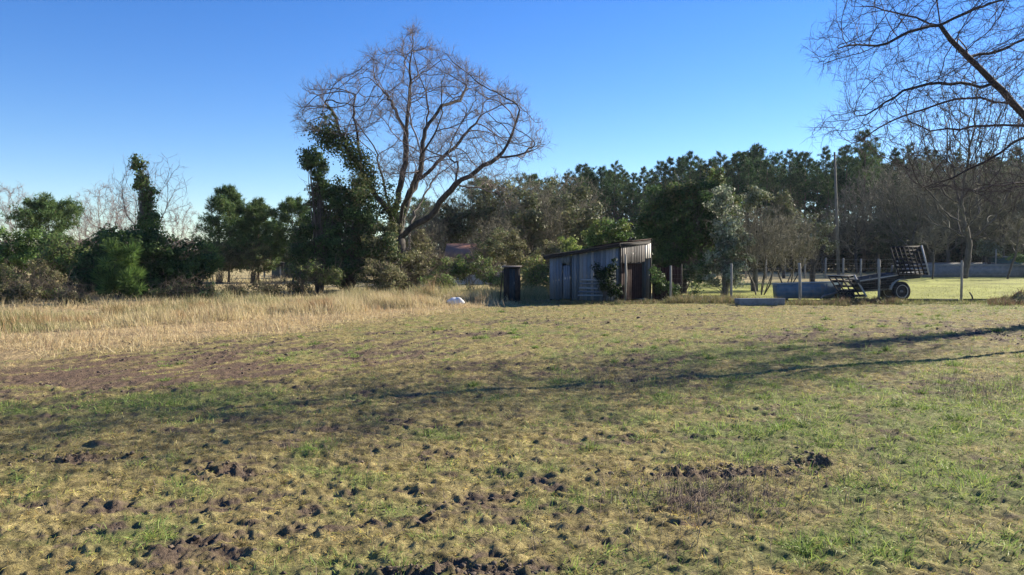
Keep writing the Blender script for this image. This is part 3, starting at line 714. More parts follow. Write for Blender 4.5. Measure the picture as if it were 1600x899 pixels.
# ---- leafy trees and shrubs: clumps of leaves through the volume of several lobes
GREEN_D = [(.026, .050, .018), (.042, .074, .024), (.062, .10, .032)]
GREEN_M = [(.055, .10, .028), (.09, .15, .04), (.12, .18, .05)]
GREEN_Y = [(.10, .15, .035), (.15, .20, .05), (.20, .22, .07)]
OLIVE = [(.06, .075, .03), (.10, .11, .045), (.14, .13, .06)]
SILVER = [(.12, .15, .10), (.19, .21, .15), (.27, .28, .21), (.07, .10, .05)]
BROWNG = [(.11, .105, .055), (.16, .145, .08), (.085, .10, .042), (.19, .165, .10)]
def leafy(name, label, base_px, D, lobes, leaf=.12, pal=GREEN_D, dens=1.0, clump=.38, seed=1, cat="tree", group=None, stems=None, bark=BARK, tip_pal=None, twigs=0, twmat=None, aspect=.6, spiky=0):
    rng = np.random.RandomState(seed); b = P(base_px, HOR, D); loc = np.array([b[0], D, 0.])
    T = thing(name, label, cat, loc, group); mc = MB(); mt = MB(); cents = []
    mpp = D / FPX
    for lb in lobes:
        cx, cy, rx_, ry_ = lb[:4]; dz = lb[4] if len(lb) > 4 else 0; pal_ = lb[5] if len(lb) > 5 else pal
        c_ = P(cx, cy, D + dz); rx = rx_ * mpp; ry = ry_ * mpp; rd = rx * .9
        area = 4 * pi * ((rx * ry) ** 1.0)
        ncl = max(3, int(area / (clump ** 2) * .45 * dens))
        npl = int(110 * (clump / .38) ** 2 * (.12 / leaf) ** 2 * .95)
        u = norm(rng.randn(ncl, 3)) * (rng.rand(ncl, 1) ** .38) * (1 + .13 * rng.randn(ncl, 1))
        cc = c_ + u * [rx, rd, ry]; cc[:, 2] = np.maximum(cc[:, 2], .15)
        for k in range(ncl):
            cr = clump * rng.uniform(.55, 1.3); n = max(8, int(npl * (cr / clump) ** 1.5))
            o = norm(rng.randn(n, 3)) * (rng.rand(n, 1) ** .5) * cr * [1, 1, .75]
            out = norm(u[k] * [1, 1, 1] + 1e-6)
            nr = norm(o) * .8 + out * .5 + rng.randn(n, 3) * .5 + [0, 0, .25]
            col = pick(rng, n, pal_) * rng.uniform(1.0, 1.9)
            if tip_pal is not None and u[k][2] > .1 and rng.rand() < .5: col = pick(rng, n, tip_pal)
            if spiky: blades(mc, cc[k] + o * .6, norm(o) + out * .3 + [0, 0, .5], leaf * 2.2, leaf * .35, rng, .2, col, 1)
            else: leaves(mc, cc[k] + o, nr, leaf * rng.uniform(.75, 1.3, n), rng, col, aspect)
            if rng.rand() < (.5 if ncl < 150 else .2): cents.append(cc[k])
    st = stems or 1
    for k in range(len(cents)):
        t_ = cents[k]; s0 = loc + [rng.randn() * .08 * st, rng.randn() * .08 * st, -.05]
        h = t_[2] * rng.uniform(.25, .5); mid = np.array([s0[0] + (t_[0] - s0[0]) * .18, s0[1] + (t_[1] - s0[1]) * .18, h])
        dist = np.linalg.norm(t_ - s0)
        r0 = .007 * dist if k > 2 else .008 * dist
        a_ = s0 + (mid - s0) * .5 + rng.randn(3) * .04
        b_ = mid + (t_ - mid) * .5 + rng.randn(3) * .12 + [0, 0, .1 * dist * .3]
        tube(mt, [s0, a_, mid, b_, t_], [r0, r0 * .85, r0 * .7, r0 * .4, r0 * .12], 6 if k < 20 else 4, cap=False)
    if twigs and cents:
        cs = np.array(cents); n = twigs; k = rng.randint(len(cs), size=n)
        spikes(mc if twmat is None else mt, cs[k] + rng.randn(n, 3) * clump * .8, rng.randn(n, 3) + [0, 0, .4], rng.uniform(.25, .8, n), .008, rng, .5, (.16, .13, .1))
    if mt.n == 0: tube(mt, [loc, loc + [0, 0, .5]], [.05, .03], 6)
    mt.build("trunk" if cat == "tree" else "stem", bark, T); mc.build("crown" if cat == "tree" else "foliage", LEAF, T)
    return T

# ---- pines
def offstage_tree():  # unseen tree added to widen the shadow band across the field
    T = bare_tree("bare_tree", "unseen ivy trunked bare tree added beyond the right edge to widen the shadow band", (16.2, 20.8), 8.5, 2.2, 3.6, 380, .24, BARK, TWIG, 231, None, .008, 2, .008, .1)
    rng = np.random.RandomState(9); iv = MB()
    for k in range(26):
        c_ = np.array([16.2, 20.8, .4 + k * .2]); o = rng.randn(70, 3) * [.24, .24, .16]
        leaves(iv, c_ + o, o + rng.randn(70, 3) * .3, .15, rng, pick(rng, 70, [(.035, .065, .02), (.07, .11, .035)]))
    iv.build("ivy", LEAF, T)  # ivy added to thicken the trunk's shadow
offstage_tree()
def pine(name, label, loc, Ht, cs, Rad, nb, tufts, seed, group=None, pal=GREEN_D, ndl=.32, nper=11, wid=.05, shape='round', trunk_r=None, lean=0):
    rng = np.random.RandomState(seed); loc = np.array([loc[0], loc[1], 0.]); T = thing(name, label, "tree", loc, group)
    mt, mc = MB(), MB(); tr = trunk_r or Ht * .013
    zz = np.linspace(0, 1, 7); off = np.cumsum(rng.randn(7, 2) * .05 * Ht / 12, axis=0); off[0] = 0
    off[:, 0] += lean * zz
    tp = loc + np.column_stack([off, zz * Ht]); tube(mt, tp, tr * (1 - .85 * zz) , 8)
    TB, TD = [], []
    for k in range(nb):
        t = (k + rng.rand()) / nb; h = cs + (1 - cs) * t
        prof = math.sin(min(1, (1 - t) * 1.25 + .12) * pi / 2) * (.55 + .45 * min(1, t * 3)) if shape == 'round' else (1 - t) ** .8 * (.6 + .4 * min(1, t * 4)) + .08
        Lb = Rad * prof * rng.uniform(.65, 1.2); a_ = k * 2.39996 + rng.rand() * .8
        b0 = np.array([np.interp(h, zz, tp[:, 0]), np.interp(h, zz, tp[:, 1]), h * Ht])
        sl = rng.uniform(.1, .45) + .5 * t
        dv = np.array([math.cos(a_), math.sin(a_), sl]); mid = b0 + dv * Lb * .5 - [0, 0, .03 * Lb]; e = b0 + dv * Lb + [0, 0, .1 * Lb]
        tube(mt, [b0, mid, e], [tr * .25 * (1.1 - t), tr * .15 * (1.1 - t), .01], 4, cap=False)
        nt_ = max(2, int(tufts / nb * (.4 + prof)))
        f = rng.uniform(.3, 1.05, nt_) ** .8; side = rng.randn(nt_, 3) * .17 * Lb * (1.1 - .4 * f[:, None]) * [1, 1, .6]
        TB.append(b0 + (e - b0) * f[:, None] + side); TD.append(norm(side + dv * .3 + [0, 0, .3]))
    TB = np.concatenate(TB); TD = np.concatenate(TD); n = len(TB)
    tint = rng.uniform(.7, 1.3, (n, 1)); col = pick(rng, n, pal, .1) * tint
    k = np.repeat(np.arange(n), nper); dd = TD[k] * .6 + rng.randn(len(k), 3) * .75
    blades(mc, TB[k] + rng.randn(len(k), 3) * .05, dd, ndl * rng.uniform(.7, 1.2, len(k)), wid, rng, .1, col[k] * rng.uniform(.8, 1.2, (len(k), 1)), 1)
    mt.build("trunk", PBARK, T); mc.build("crown", NEEDLE, T); return T

# ------------------------------------------------------------ pine forest, right half of the horizon
def forest():
    pal = [(.026, .058, .022), (.04, .085, .028), (.06, .115, .035)]; pal2 = [(.08, .12, .035), (.10, .14, .04)]
    protos = []
    lab = "tall dark maritime pine in the wood behind the shed and lawn"; grp = "pines of the wood behind the field"
    for k, (cs, Rad, nb) in enumerate(((.52, 2.2, 34), (.58, 1.9, 30), (.48, 2.4, 38), (.62, 1.9, 28), (.5, 2.0, 32), (.42, 2.1, 38))):
        protos.append(pine("pine_tree", lab, (0, 300 + k, 0), 14, cs, Rad, nb, 560, 100 + k, grp, pal if k < 4 else pal + pal2, .36, 11, .06, 'round' if k % 2 else 'cone'))
    rng = np.random.RandomState(77); used = set()
    prof_x = [640, 700, 760, 840, 880, 950, 1000, 1050, 1120, 1190, 1240, 1300, 1350, 1400, 1500, 1600, 1900]
    prof_y = [335, 322, 310, 282, 272, 262, 264, 249, 244, 236, 240, 236, 226, 238, 240, 238, 245]
    spots = []
    for row, D in enumerate((92, 97, 103, 110, 118)):
        px = 850 + rng.rand() * 20 if row < 4 else 620
        while px < 1760:
            DD = D + rng.uniform(-2.5, 2.5)
            spots.append((px + rng.uniform(-6, 6), DD, row)); px += rng.uniform(21, 33) if row else rng.uniform(34, 60)
    for i_, (px, DD, row) in enumerate(spots):
        y = np.interp(px, prof_x, prof_y); Ht = P(px, y, DD)[2] * rng.uniform(.78, 1.05) * (.93 if row == 0 else 1)
        k = rng.randint(6); loc = (P(px, HOR, DD)[0], DD, 0); s_ = Ht / 14; sc = (s_ * rng.uniform(.8, 1.1), ) * 2 + (s_,)
        if k not in used: used.add(k); o = protos[k]; o.location = Vector([float(v) for v in loc]); o.scale = sc; o.rotation_euler = (0, 0, rng.rand() * 6)
        else: dup(protos[k], loc, rng.rand() * 6.28, sc)
    for k in range(6):
        if k not in used:
            for c_ in list(protos[k].children): bpy.data.objects.remove(c_)
            bpy.data.objects.remove(protos[k])
    # dark understorey of the wood and far woods: nobody could count it
    mb = MB(); n = 70000; px = rng.uniform(820, 1780, n); D = rng.uniform(88, 124, n); x = (px - 800) / FPX * D
    hh = 5.5 + 2.5 * fbm(x, D, 7, 3, 71); z = rng.rand(n) ** .8 * np.clip(hh, 1, 9)
    leaves(mb, np.column_stack([x, D, z]), rng.randn(n, 3) + [0, -.4, .6], rng.uniform(.3, .6, n), rng, pick(rng, n, [(.03, .045, .02), (.06, .06, .035), (.10, .08, .05)]))
    tag(mb.build("undergrowth", LEAF), kind="stuff", label="dark tangled undergrowth beneath the pines of the wood", cat="undergrowth")
    mb = MB(); n = 60000; px = rng.uniform(-700, 2300, n); D = rng.uniform(150, 215, n); x = (px - 800) / FPX * D
    top = 5.5 + 2.5 * fbm(x, D * .2, 14, 3, 72) + 6 * sstep(560, 900, px); z = rng.rand(n) * np.clip(top, 2, 30)
    leaves(mb, np.column_stack([x, D, z]), rng.randn(n, 3) + [0, -.4, .6], rng.uniform(.6, 1.3, n), rng, pick(rng, n, [(.03, .045, .025), (.05, .06, .035), (.09, .08, .06)]))
    tag(mb.build("far_woodland", LEAF), kind="stuff", label="low dark line of distant woodland along the horizon", cat="woodland")
forest()

def mid_trees():
    rng = np.random.RandomState(5)
    # brown-grey leafless trees right of the big oak and behind the shed
    A = bare_tree("bare_tree", "grey brown leafless tree, its twigs overlapping the drooping lowest oak limb", (P(745, HOR, 60)[0], 60), 7.6, 3.0, 1.6, 1500, .26, BARK, TWIGG, 201, None, .012, 3, .010)
    B = bare_tree("bare_tree", "pale twiggy leafless tree directly behind the dark privy", (P(835, HOR, 52)[0], 52), 6.6, 2.6, 1.2, 1300, .25, BARKL, TWIGG, 202, None, .012, 3, .010)
    C = bare_tree("bare_tree", "tall lichen grey bare tree on the lawn with a thick pale trunk", (P(1507, 433, 62)[0], 62), 17.5, 5.2, 2.6, 3200, .38, BARK, TWIGG, 203, None, .014, 2, .014, .12)
    D_ = bare_tree("bare_tree", "wide low bare tree behind the raised rack of the farm wagon", (P(1420, HOR, 72)[0], 72), 11, 4.2, 2.2, 2000, .33, BARK, TWIGG, 204, None, .015, 3, .012)
    dup(A, P(800, HOR, 62) * [1, 1, 0], 2.0, (1.1, 1.1, 1.12), "leafless tree just left of the privy, taller than its neighbours")
    dup(B, P(690, HOR, 60) * [1, 1, 0], 1.0, 1.0, "dull bare tree seen under the lowest right limb of the big oak")
    dup(A, P(882, HOR, 60) * [1, 1, 0], 4.0, 1.08, "leafless tree standing above the low left end of the shed roof")
    dup(B, P(772, HOR, 46) * [1, 1, 0], 5.0, .62, "small bare tree in front of the red roofed house")
    dup(A, P(655, HOR, 55) * [1, 1, 0], 5.5, .72, "low bare tree close to the right of the big oak trunk")
    lab = ["bare tree left of the utility pole, half hidden by scrub", "bare tree just right of the utility pole", "bare tree between the utility pole and the wagon rack", "bare tree right above the top of the wagon rack",
           "bare tree left of the thick trunk on the lawn", "bare tree right of the thick trunk on the lawn", "bare tree behind the road near the green tank", "bare tree at the right edge above the clipped hedge", "bare tree beyond the right edge of the field"]
    for k, (px, D, sc, rz) in enumerate(((1285, 86, .62, 1.2), (1340, 80, .85, 2.2), (1375, 82, 1.08, 3.1), (1455, 80, 1.1, 4.4), (1478, 74, 1.0, .4), (1535, 78, 1.1, 5.2), (1570, 74, 1.02, 1.9), (1612, 78, 1.08, 3.9), (1690, 76, 1.1, .8))):
        dup(D_, P(px, HOR, D) * [1, 1, 0], rz, sc, lab[k])
    # small trees of the lawn
    bare_tree("young_bare_tree", "slim young bare tree on the lawn right of the wagon rack", P(1457, 433, 60)[:2], 4.6, 1.3, 1.7, 260, .2, BARK, TWIGG, 211, None, .011, 2, .011)
    t = bare_tree("leaning_young_tree", "thin leaning bare tree in front of the grey wall at right", (0, 55), 5.2, 1.6, 1.8, 300, .22, BARK, TWIGG, 212, None, .011, 2, .012)
    t.location = Vector([float(v) for v in P(1575, HOR, 60) * [1, 1, 0]]); t.rotation_euler = (0, R(14), 0)
    # left side: pinkish leafless trees against the sky
    E = bare_tree("pinkish_bare_tree", "pinkish leafless tree left of the ivy covered snag", (P(165, HOR, 60)[0], 60), 7.6, 2.6, 1.0, 900, .26, BARKL, TWIGP, 221, None, .008, 3, .007, .25)
    dup(E, P(20, HOR, 60) * [1, 1, 0], 2.1, 1.0, "pinkish leafless tree at the far left edge")
    dup(E, P(205, HOR, 66) * [1, 1, 0], 3.5, .95, "pinkish leafless tree directly behind the ivy covered snag")
    dup(E, P(285, HOR, 64) * [1, 1, 0], 4.5, .80, "small pinkish bare tree between the snag and the twin pines")
    dup(E, P(-60, HOR, 58) * [1, 1, 0], 5.5, 1.05, "pinkish leafless tree beyond the left edge of the view")
    dup(E, P(125, HOR, 70) * [1, 1, 0], 1.2, .85, "pinkish bare tree right of the round crowned pine")
    dup(E, P(485, HOR, 75) * [1, 1, 0], 2.7, .85, "thin bare tree seen between the single pine and the ivy thicket")
mid_trees()

def middle_evergreens():
    for k, (px, py, D, rx, ry, lab) in enumerate(((705, 340, 58, 26, 34, "olive evergreen behind the low right limb of the big oak"), (775, 322, 58, 34, 42, "olive evergreen rising between the bare trees above the privy"),
            (822, 345, 50, 26, 44, "olive evergreen above the left end of the shed"), (872, 325, 56, 32, 48, "tall olive evergreen left of the pine wood"), (915, 340, 52, 30, 42, "olive evergreen above the shed roof"),
            (1225, 330, 62, 24, 30, "grey olive evergreen behind the rounded leafless bush"), (1400, 345, 80, 34, 50, "olive evergreen among the bare trees above the wagon"), (1560, 340, 84, 34, 50, "olive evergreen among the bare trees by the hedge"))):
        leafy("olive_evergreen", lab, px, D, [(px, py, rx, ry), (px + rx * .7, py + ry * .4, rx * .6, ry * .6), (px - rx * .6, py + ry * .5, rx * .7, ry * .6), (px + 3, py + ry * 1.1, rx * .9, ry * .6)], .22, [(.045, .06, .028), (.07, .085, .04), (.10, .10, .052)], .5, .6, 480 + k, "tree", twigs=900)
middle_evergreens()
def left_pines():
    pal = [(.06, .11, .036), (.085, .14, .045), (.12, .165, .055)]
    pine("pine_tree", "bushy pine with the pointed top, taller of the close pair at left", P(357, HOR, 52) * [1, 1, 0], P(0, 297, 52)[2], .10, 2.6, 66, 2400, 301, None, pal, .30, 10, .045, 'cone')
    pine("pine_tree", "bushy pine on the right of the close pair, lower than its neighbour", P(403, HOR, 53) * [1, 1, 0], P(0, 318, 53)[2], .12, 2.1, 56, 1900, 302, None, pal, .30, 10, .045, 'cone')
    pine("pine_tree", "single loose crowned pine left of the ivy thicket", P(458, HOR, 52) * [1, 1, 0], P(0, 318, 52)[2], .2, 1.7, 44, 1400, 303, None, pal, .30, 10, .045, 'round')
    pine("pine_tree", "pale green pine seen just right of the big oak trunk", P(660, HOR, 70) * [1, 1, 0], P(0, 318, 70)[2], .3, 2.0, 34, 800, 304, None, pal, .34, 10, .06, 'round')
    pine("pine_tree", "round crowned umbrella pine standing alone at far left", P(76, HOR, 50) * [1, 1, 0], P(0, 326, 50)[2], .55, 2.2, 34, 1100, 305, None, pal, .30, 10, .045, 'round')
    pine("pine_tree", "pine rising behind the pale oak twigs left of the shed", P(755, HOR, 82) * [1, 1, 0], P(0, 282, 82)[2], .3, 2.8, 38, 1000, 306, None, pal, .36, 10, .07, 'round')
    pine("pine_tree", "pine with a broad top behind the left end of the shed", P(835, HOR, 84) * [1, 1, 0], P(0, 280, 84)[2], .3, 3.0, 38, 1000, 307, None, pal, .36, 10, .07, 'round')
    pine("pine_tree", "slender pine sticking up above the wood behind the wagon", P(1350, HOR, 88) * [1, 1, 0], P(0, 208, 88)[2], .6, 1.9, 24, 420, 308, None, pal, .38, 10, .07, 'round')
left_pines()

def shrubs():
    L = leafy
    L("holly_shrub", "dark rounded evergreen shrub at the far left edge", 20, 38, [(10, 400, 45, 38), (55, 395, 40, 34), (-40, 405, 50, 36)], .12, GREEN_M, 1.0, seed=401, cat="shrub", tip_pal=GREEN_M)
    L("evergreen_shrub", "olive green shrub between the far left one and the snag", 105, 36, [(95, 405, 40, 38), (132, 420, 32, 34)], .12, OLIVE + GREEN_M, 1.0, seed=402, cat="shrub")
    L("evergreen_thicket", "big dark green bush wrapped round the foot of the ivy covered snag", 215, 32.5,
      [(205, 395, 66, 50), (145, 425, 34, 36), (250, 440, 60, 28), (300, 405, 30, 34), (175, 415, 44, 46), (255, 405, 46, 44), (285, 420, 30, 32), (235, 368, 30, 26), (170, 378, 34, 22), (215, 445, 70, 22)], .12, GREEN_D + GREEN_M[:1], .8, seed=403, cat="shrub", tip_pal=GREEN_M, twigs=250)
    L("laurel_shrub", "brighter green shrub in front of the dark bush at left", 185, 30.5, [(188, 405, 26, 34), (200, 440, 34, 24), (172, 440, 22, 20)], .12, GREEN_M + GREEN_Y[:1], .7, seed=404, cat="shrub", spiky=1)
    L("ivy_snag", "tall narrow snag covered in ivy, sticking up above the left bushes", 228, 34,
      [(215, 258, 9, 14), (222, 285, 10, 16), (228, 305, 11, 14), (215, 290, 8, 8), (232, 325, 9, 14), (240, 300, 6, 6), (230, 345, 16, 18)], .12, OLIVE + GREEN_M, 1.6, .22, 405, "tree", twigs=0, bark=BARKL)
    L("yellow_green_shrub", "small bright green shrub in front of the twin pines", 330, 33, [(330, 408, 17, 24), (322, 428, 14, 14)], .10, GREEN_Y + GREEN_M, .9, .26, 406, "shrub", spiky=1)
    # ivy thicket under the oak
    L("ivy_thicket", "large dark ivy thicket around the foot of the big oak", 545, 36.5,
      [(545, 335, 30, 44), (488, 392, 36, 46), (600, 380, 30, 36, 0, OLIVE + GREEN_D), (515, 350, 34, 34), (560, 320, 24, 30), (498, 335, 20, 30), (525, 300, 18, 24), (497, 300, 12, 20, 0, OLIVE + GREEN_D), (520, 385, 44, 50, 0), (570, 390, 44, 46), (600, 410, 28, 34, 0, OLIVE), (540, 425, 60, 26), (505, 360, 26, 32), (575, 345, 24, 28, 0, OLIVE + GREEN_M), (560, 300, 20, 26, 0, OLIVE + GREEN_D)], .12, GREEN_D, .85, seed=407, cat="tree", tip_pal=OLIVE, twigs=700)
    L("ivy_clad_tree", "small ivy headed tree, its round tuft against the sky left of the oak", 500, 36, [(484, 243, 15, 14), (495, 258, 18, 18), (480, 262, 9, 8), (502, 282, 12, 14), (512, 305, 14, 16), (528, 318, 14, 16)], .12, GREEN_D + OLIVE[:1], 1.1, .26, 408, "tree")
    L("bramble_bush", "low olive bramble mound in front of the ivy thicket", 490, 34, [(485, 425, 32, 18), (520, 432, 24, 14)], .10, OLIVE + GREEN_Y[:1], .8, .28, 409, "shrub", twigs=200)
    L("hazel_scrub", "brownish twiggy scrub right of the oak trunk", 650, 41, [(655, 395, 32, 34, 0), (640, 425, 30, 18), (690, 418, 26, 22)], .10, BROWNG + OLIVE, .45, .3, 410, "shrub", twigs=1600)
    L("green_bush", "mid green bush in front of the red roofed house", 735, 38, [(738, 418, 34, 18), (715, 424, 26, 14), (762, 425, 20, 12)], .11, GREEN_M + OLIVE, .8, .28, 411, "shrub", twigs=200)
    L("yellow_bush", "yellowish green bush between the privy and the shed", 833, 33, [(838, 425, 22, 26), (828, 445, 18, 20), (850, 440, 14, 22)], .10, GREEN_Y + [(.32, .27, .12), (.25, .2, .1)], .8, .26, 412, "shrub", twigs=200)
    L("laurel_bush", "light green laurel showing above the left part of the shed roof", 890, 38, [(880, 385, 20, 20), (895, 400, 30, 20)], .11, GREEN_Y, .8, .26, 413, "shrub")
    L("dark_green_bush", "mid green bush rising over the middle of the shed roof", 945, 37, [(945, 368, 30, 24), (925, 385, 22, 20), (968, 360, 18, 18)], .12, GREEN_M + GREEN_D, .85, .3, 414, "shrub", tip_pal=GREEN_Y)
    # dark evergreens right of the shed
    L("evergreen_oak", "big dark evergreen oak rising behind the right end of the shed", 1065, 36,
      [(1050, 330, 42, 44), (1100, 320, 46, 44), (1020, 350, 30, 34), (1075, 385, 52, 44), (1125, 345, 34, 44), (1040, 420, 38, 36), (1095, 295, 26, 20), (1060, 300, 24, 18, 0, OLIVE), (1110, 280, 20, 16, 0, OLIVE + GREEN_M)], .13, GREEN_D, .85, .4, 415, "tree", tip_pal=OLIVE + GREEN_M, twigs=300)
    L("silver_leaved_tree", "silvery grey green tree catching the sun left of the bare hazel", 1135, 33.5,
      [(1135, 350, 22, 44), (1145, 385, 24, 42), (1125, 415, 24, 34), (1120, 310, 18, 24), (1150, 430, 18, 26), (1090, 425, 24, 30, .5, GREEN_D + SILVER[:1])], .12, SILVER, .6, .3, 416, "tree", twigs=500, bark=BARKL)
    L("ivy_post_tree", "thin ivy grown tree between the silvery tree and the bare hazel", 1180, 38, [(1180, 300, 12, 14), (1172, 320, 12, 18), (1192, 308, 9, 10)], .11, OLIVE + SILVER, .9, .24, 417, "tree", bark=BARKL)
    bare_tree("bare_hazel", "many stemmed leafless hazel with reddish brown stems behind the slab", (P(1188, HOR, 34)[0], 34), 3.9, 1.5, .9, 1100, .14, BARK, TWIGG, 421, None, .007, 3, .006, .25, multi=6, tw_len=(.2, .55), cat="shrub")
    bare_tree("bare_bush", "rounded leafless bush right of the many stemmed hazel", (P(1232, HOR, 40)[0], 40), 3.9, 1.5, .8, 900, .16, BARK, TWIGG, 422, None, .008, 3, .007, .2, multi=4, tw_len=(.2, .6), cat="shrub")
    L("small_olive_tree", "small grey green tree with a short trunk behind the blue trough", 1270, 52, [(1268, 365, 24, 26), (1285, 350, 18, 22), (1255, 378, 18, 18), (1290, 378, 16, 16)], .13, OLIVE + SILVER, .5, .34, 423, "tree", twigs=700)
    L("clipped_hedge", "clipped dark green hedge by the road at the right edge", 1610, 66, [(1592, 402, 16, 9), (1620, 402, 20, 10), (1650, 402, 22, 10)], .16, GREEN_M, 1.0, .34, 424, "hedge")
    L("roadside_shrub", "pale shrub behind the wall right of the thick lawn trunk", 1545, 72, [(1540, 388, 16, 14), (1555, 392, 12, 12)], .18, SILVER + OLIVE, .8, .34, 425, "shrub", twigs=200)
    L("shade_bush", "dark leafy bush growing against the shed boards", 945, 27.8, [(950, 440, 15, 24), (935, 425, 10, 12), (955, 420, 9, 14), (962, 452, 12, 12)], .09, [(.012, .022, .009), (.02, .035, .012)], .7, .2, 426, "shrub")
    L("nettle_patch_bush", "low dark bush at the foot of the rusty sheet", 1035, 29, [(1030, 440, 16, 26), (1048, 452, 12, 14)], .09, GREEN_D + OLIVE[:1], .7, .22, 427, "shrub")
    # low scrub along the left
    spec = [(-30, 27, 452, 40, 24, OLIVE + BROWNG, "heathy low scrub bush beyond the left edge"), (25, 27.5, 456, 34, 18, BROWNG + OLIVE, "brownish heathy scrub at the left edge of the field"),
            (75, 28.5, 458, 32, 16, OLIVE + GREEN_Y[:1], "olive scrub mound between the left edge and the dark bush"), (115, 27, 468, 22, 12, BROWNG, "small brown scrub clump in the tall dry grass at left"),
            (265, 30, 458, 30, 13, GREEN_D + BROWNG, "dark low scrub right of the big left bush"), (310, 30.5, 456, 28, 12, BROWNG + GREEN_D, "brown dark scrub below the small bright shrub"),
            (360, 31.5, 454, 28, 10, BROWNG + OLIVE, "low bramble scrub in front of the pale meadow"), (410, 32, 452, 28, 10, OLIVE + BROWNG, "low bramble scrub below the black roofed hut"),
            (455, 33, 450, 26, 10, BROWNG + GREEN_D, "low bramble scrub left of the ivy thicket"), (610, 36, 436, 30, 16, OLIVE + BROWNG, "scruffy undergrowth at the foot of the big oak"), (680, 36, 438, 30, 12, OLIVE + GREEN_M, "green scrub left of the white sack"),
            (775, 34, 436, 24, 14, GREEN_M + OLIVE, "green scrub directly left of the privy")]
    spec += [(-10, 33, 432, 40, 26, OLIVE + GREEN_M[:1], "broad olive bush behind the brownish scrub at the left edge"), (60, 34, 430, 36, 24, BROWNG + OLIVE, "rounded brown green bush under the umbrella pine"),
             (125, 32, 442, 30, 22, OLIVE + GREEN_D, "olive bush touching the left side of the brighter green shrub"), (285, 33.5, 436, 34, 26, GREEN_D + OLIVE, "dark olive bush between the big left bush and the small bright shrub"),
             (342, 50, 402, 30, 26, OLIVE + BROWNG, "brown green bush at the foot of the taller twin pine"), (395, 50, 402, 32, 24, OLIVE + GREEN_M[:1], "olive bush at the foot of the lower twin pine"),
             (470, 38, 400, 24, 36, GREEN_D + OLIVE, "upright dark bush filling in left of the ivy thicket"),
             (590, 35, 430, 34, 24, OLIVE + BROWNG, "straggly olive bush right in front of the oak trunk"), (640, 38, 412, 30, 26, BROWNG + OLIVE, "brown scrubby bush just right of the oak trunk"),
             (700, 40, 418, 30, 16, OLIVE + GREEN_M, "green bush left of the red roofed house"), (860, 36, 405, 26, 30, BROWNG + OLIVE, "brown green bush behind the low end of the shed roof"),
             (800, 40, 395, 26, 34, OLIVE + BROWNG, "tall olive bush behind the privy"), (770, 44, 385, 34, 26, BROWNG + GREEN_D, "dark bush in front of the right gable of the red roofed house")]
    for k, (px, D, py, rx, ry, pal, lab) in enumerate(spec):
        L("scrub_bush", lab, px, D, [(px, py, rx, ry), (px + rx * .5, py + ry * .3, rx * .6, ry * .7)], .09, pal, .55, .24, 440 + k, "shrub", "low scrub along the edge of the field", twigs=260)
shrubs()
# bare branches of the snag
def snag_branches():
    T = bare_tree("bare_ash", "bare thin branched ash spreading on both sides of the ivy covered snag", (P(232, HOR, 35)[0], 35), 6.4, 1.9, 2.6, 420, .2, BARKL, TWIGP, 451, None, .006, 1, .006, .2)
snag_branches()

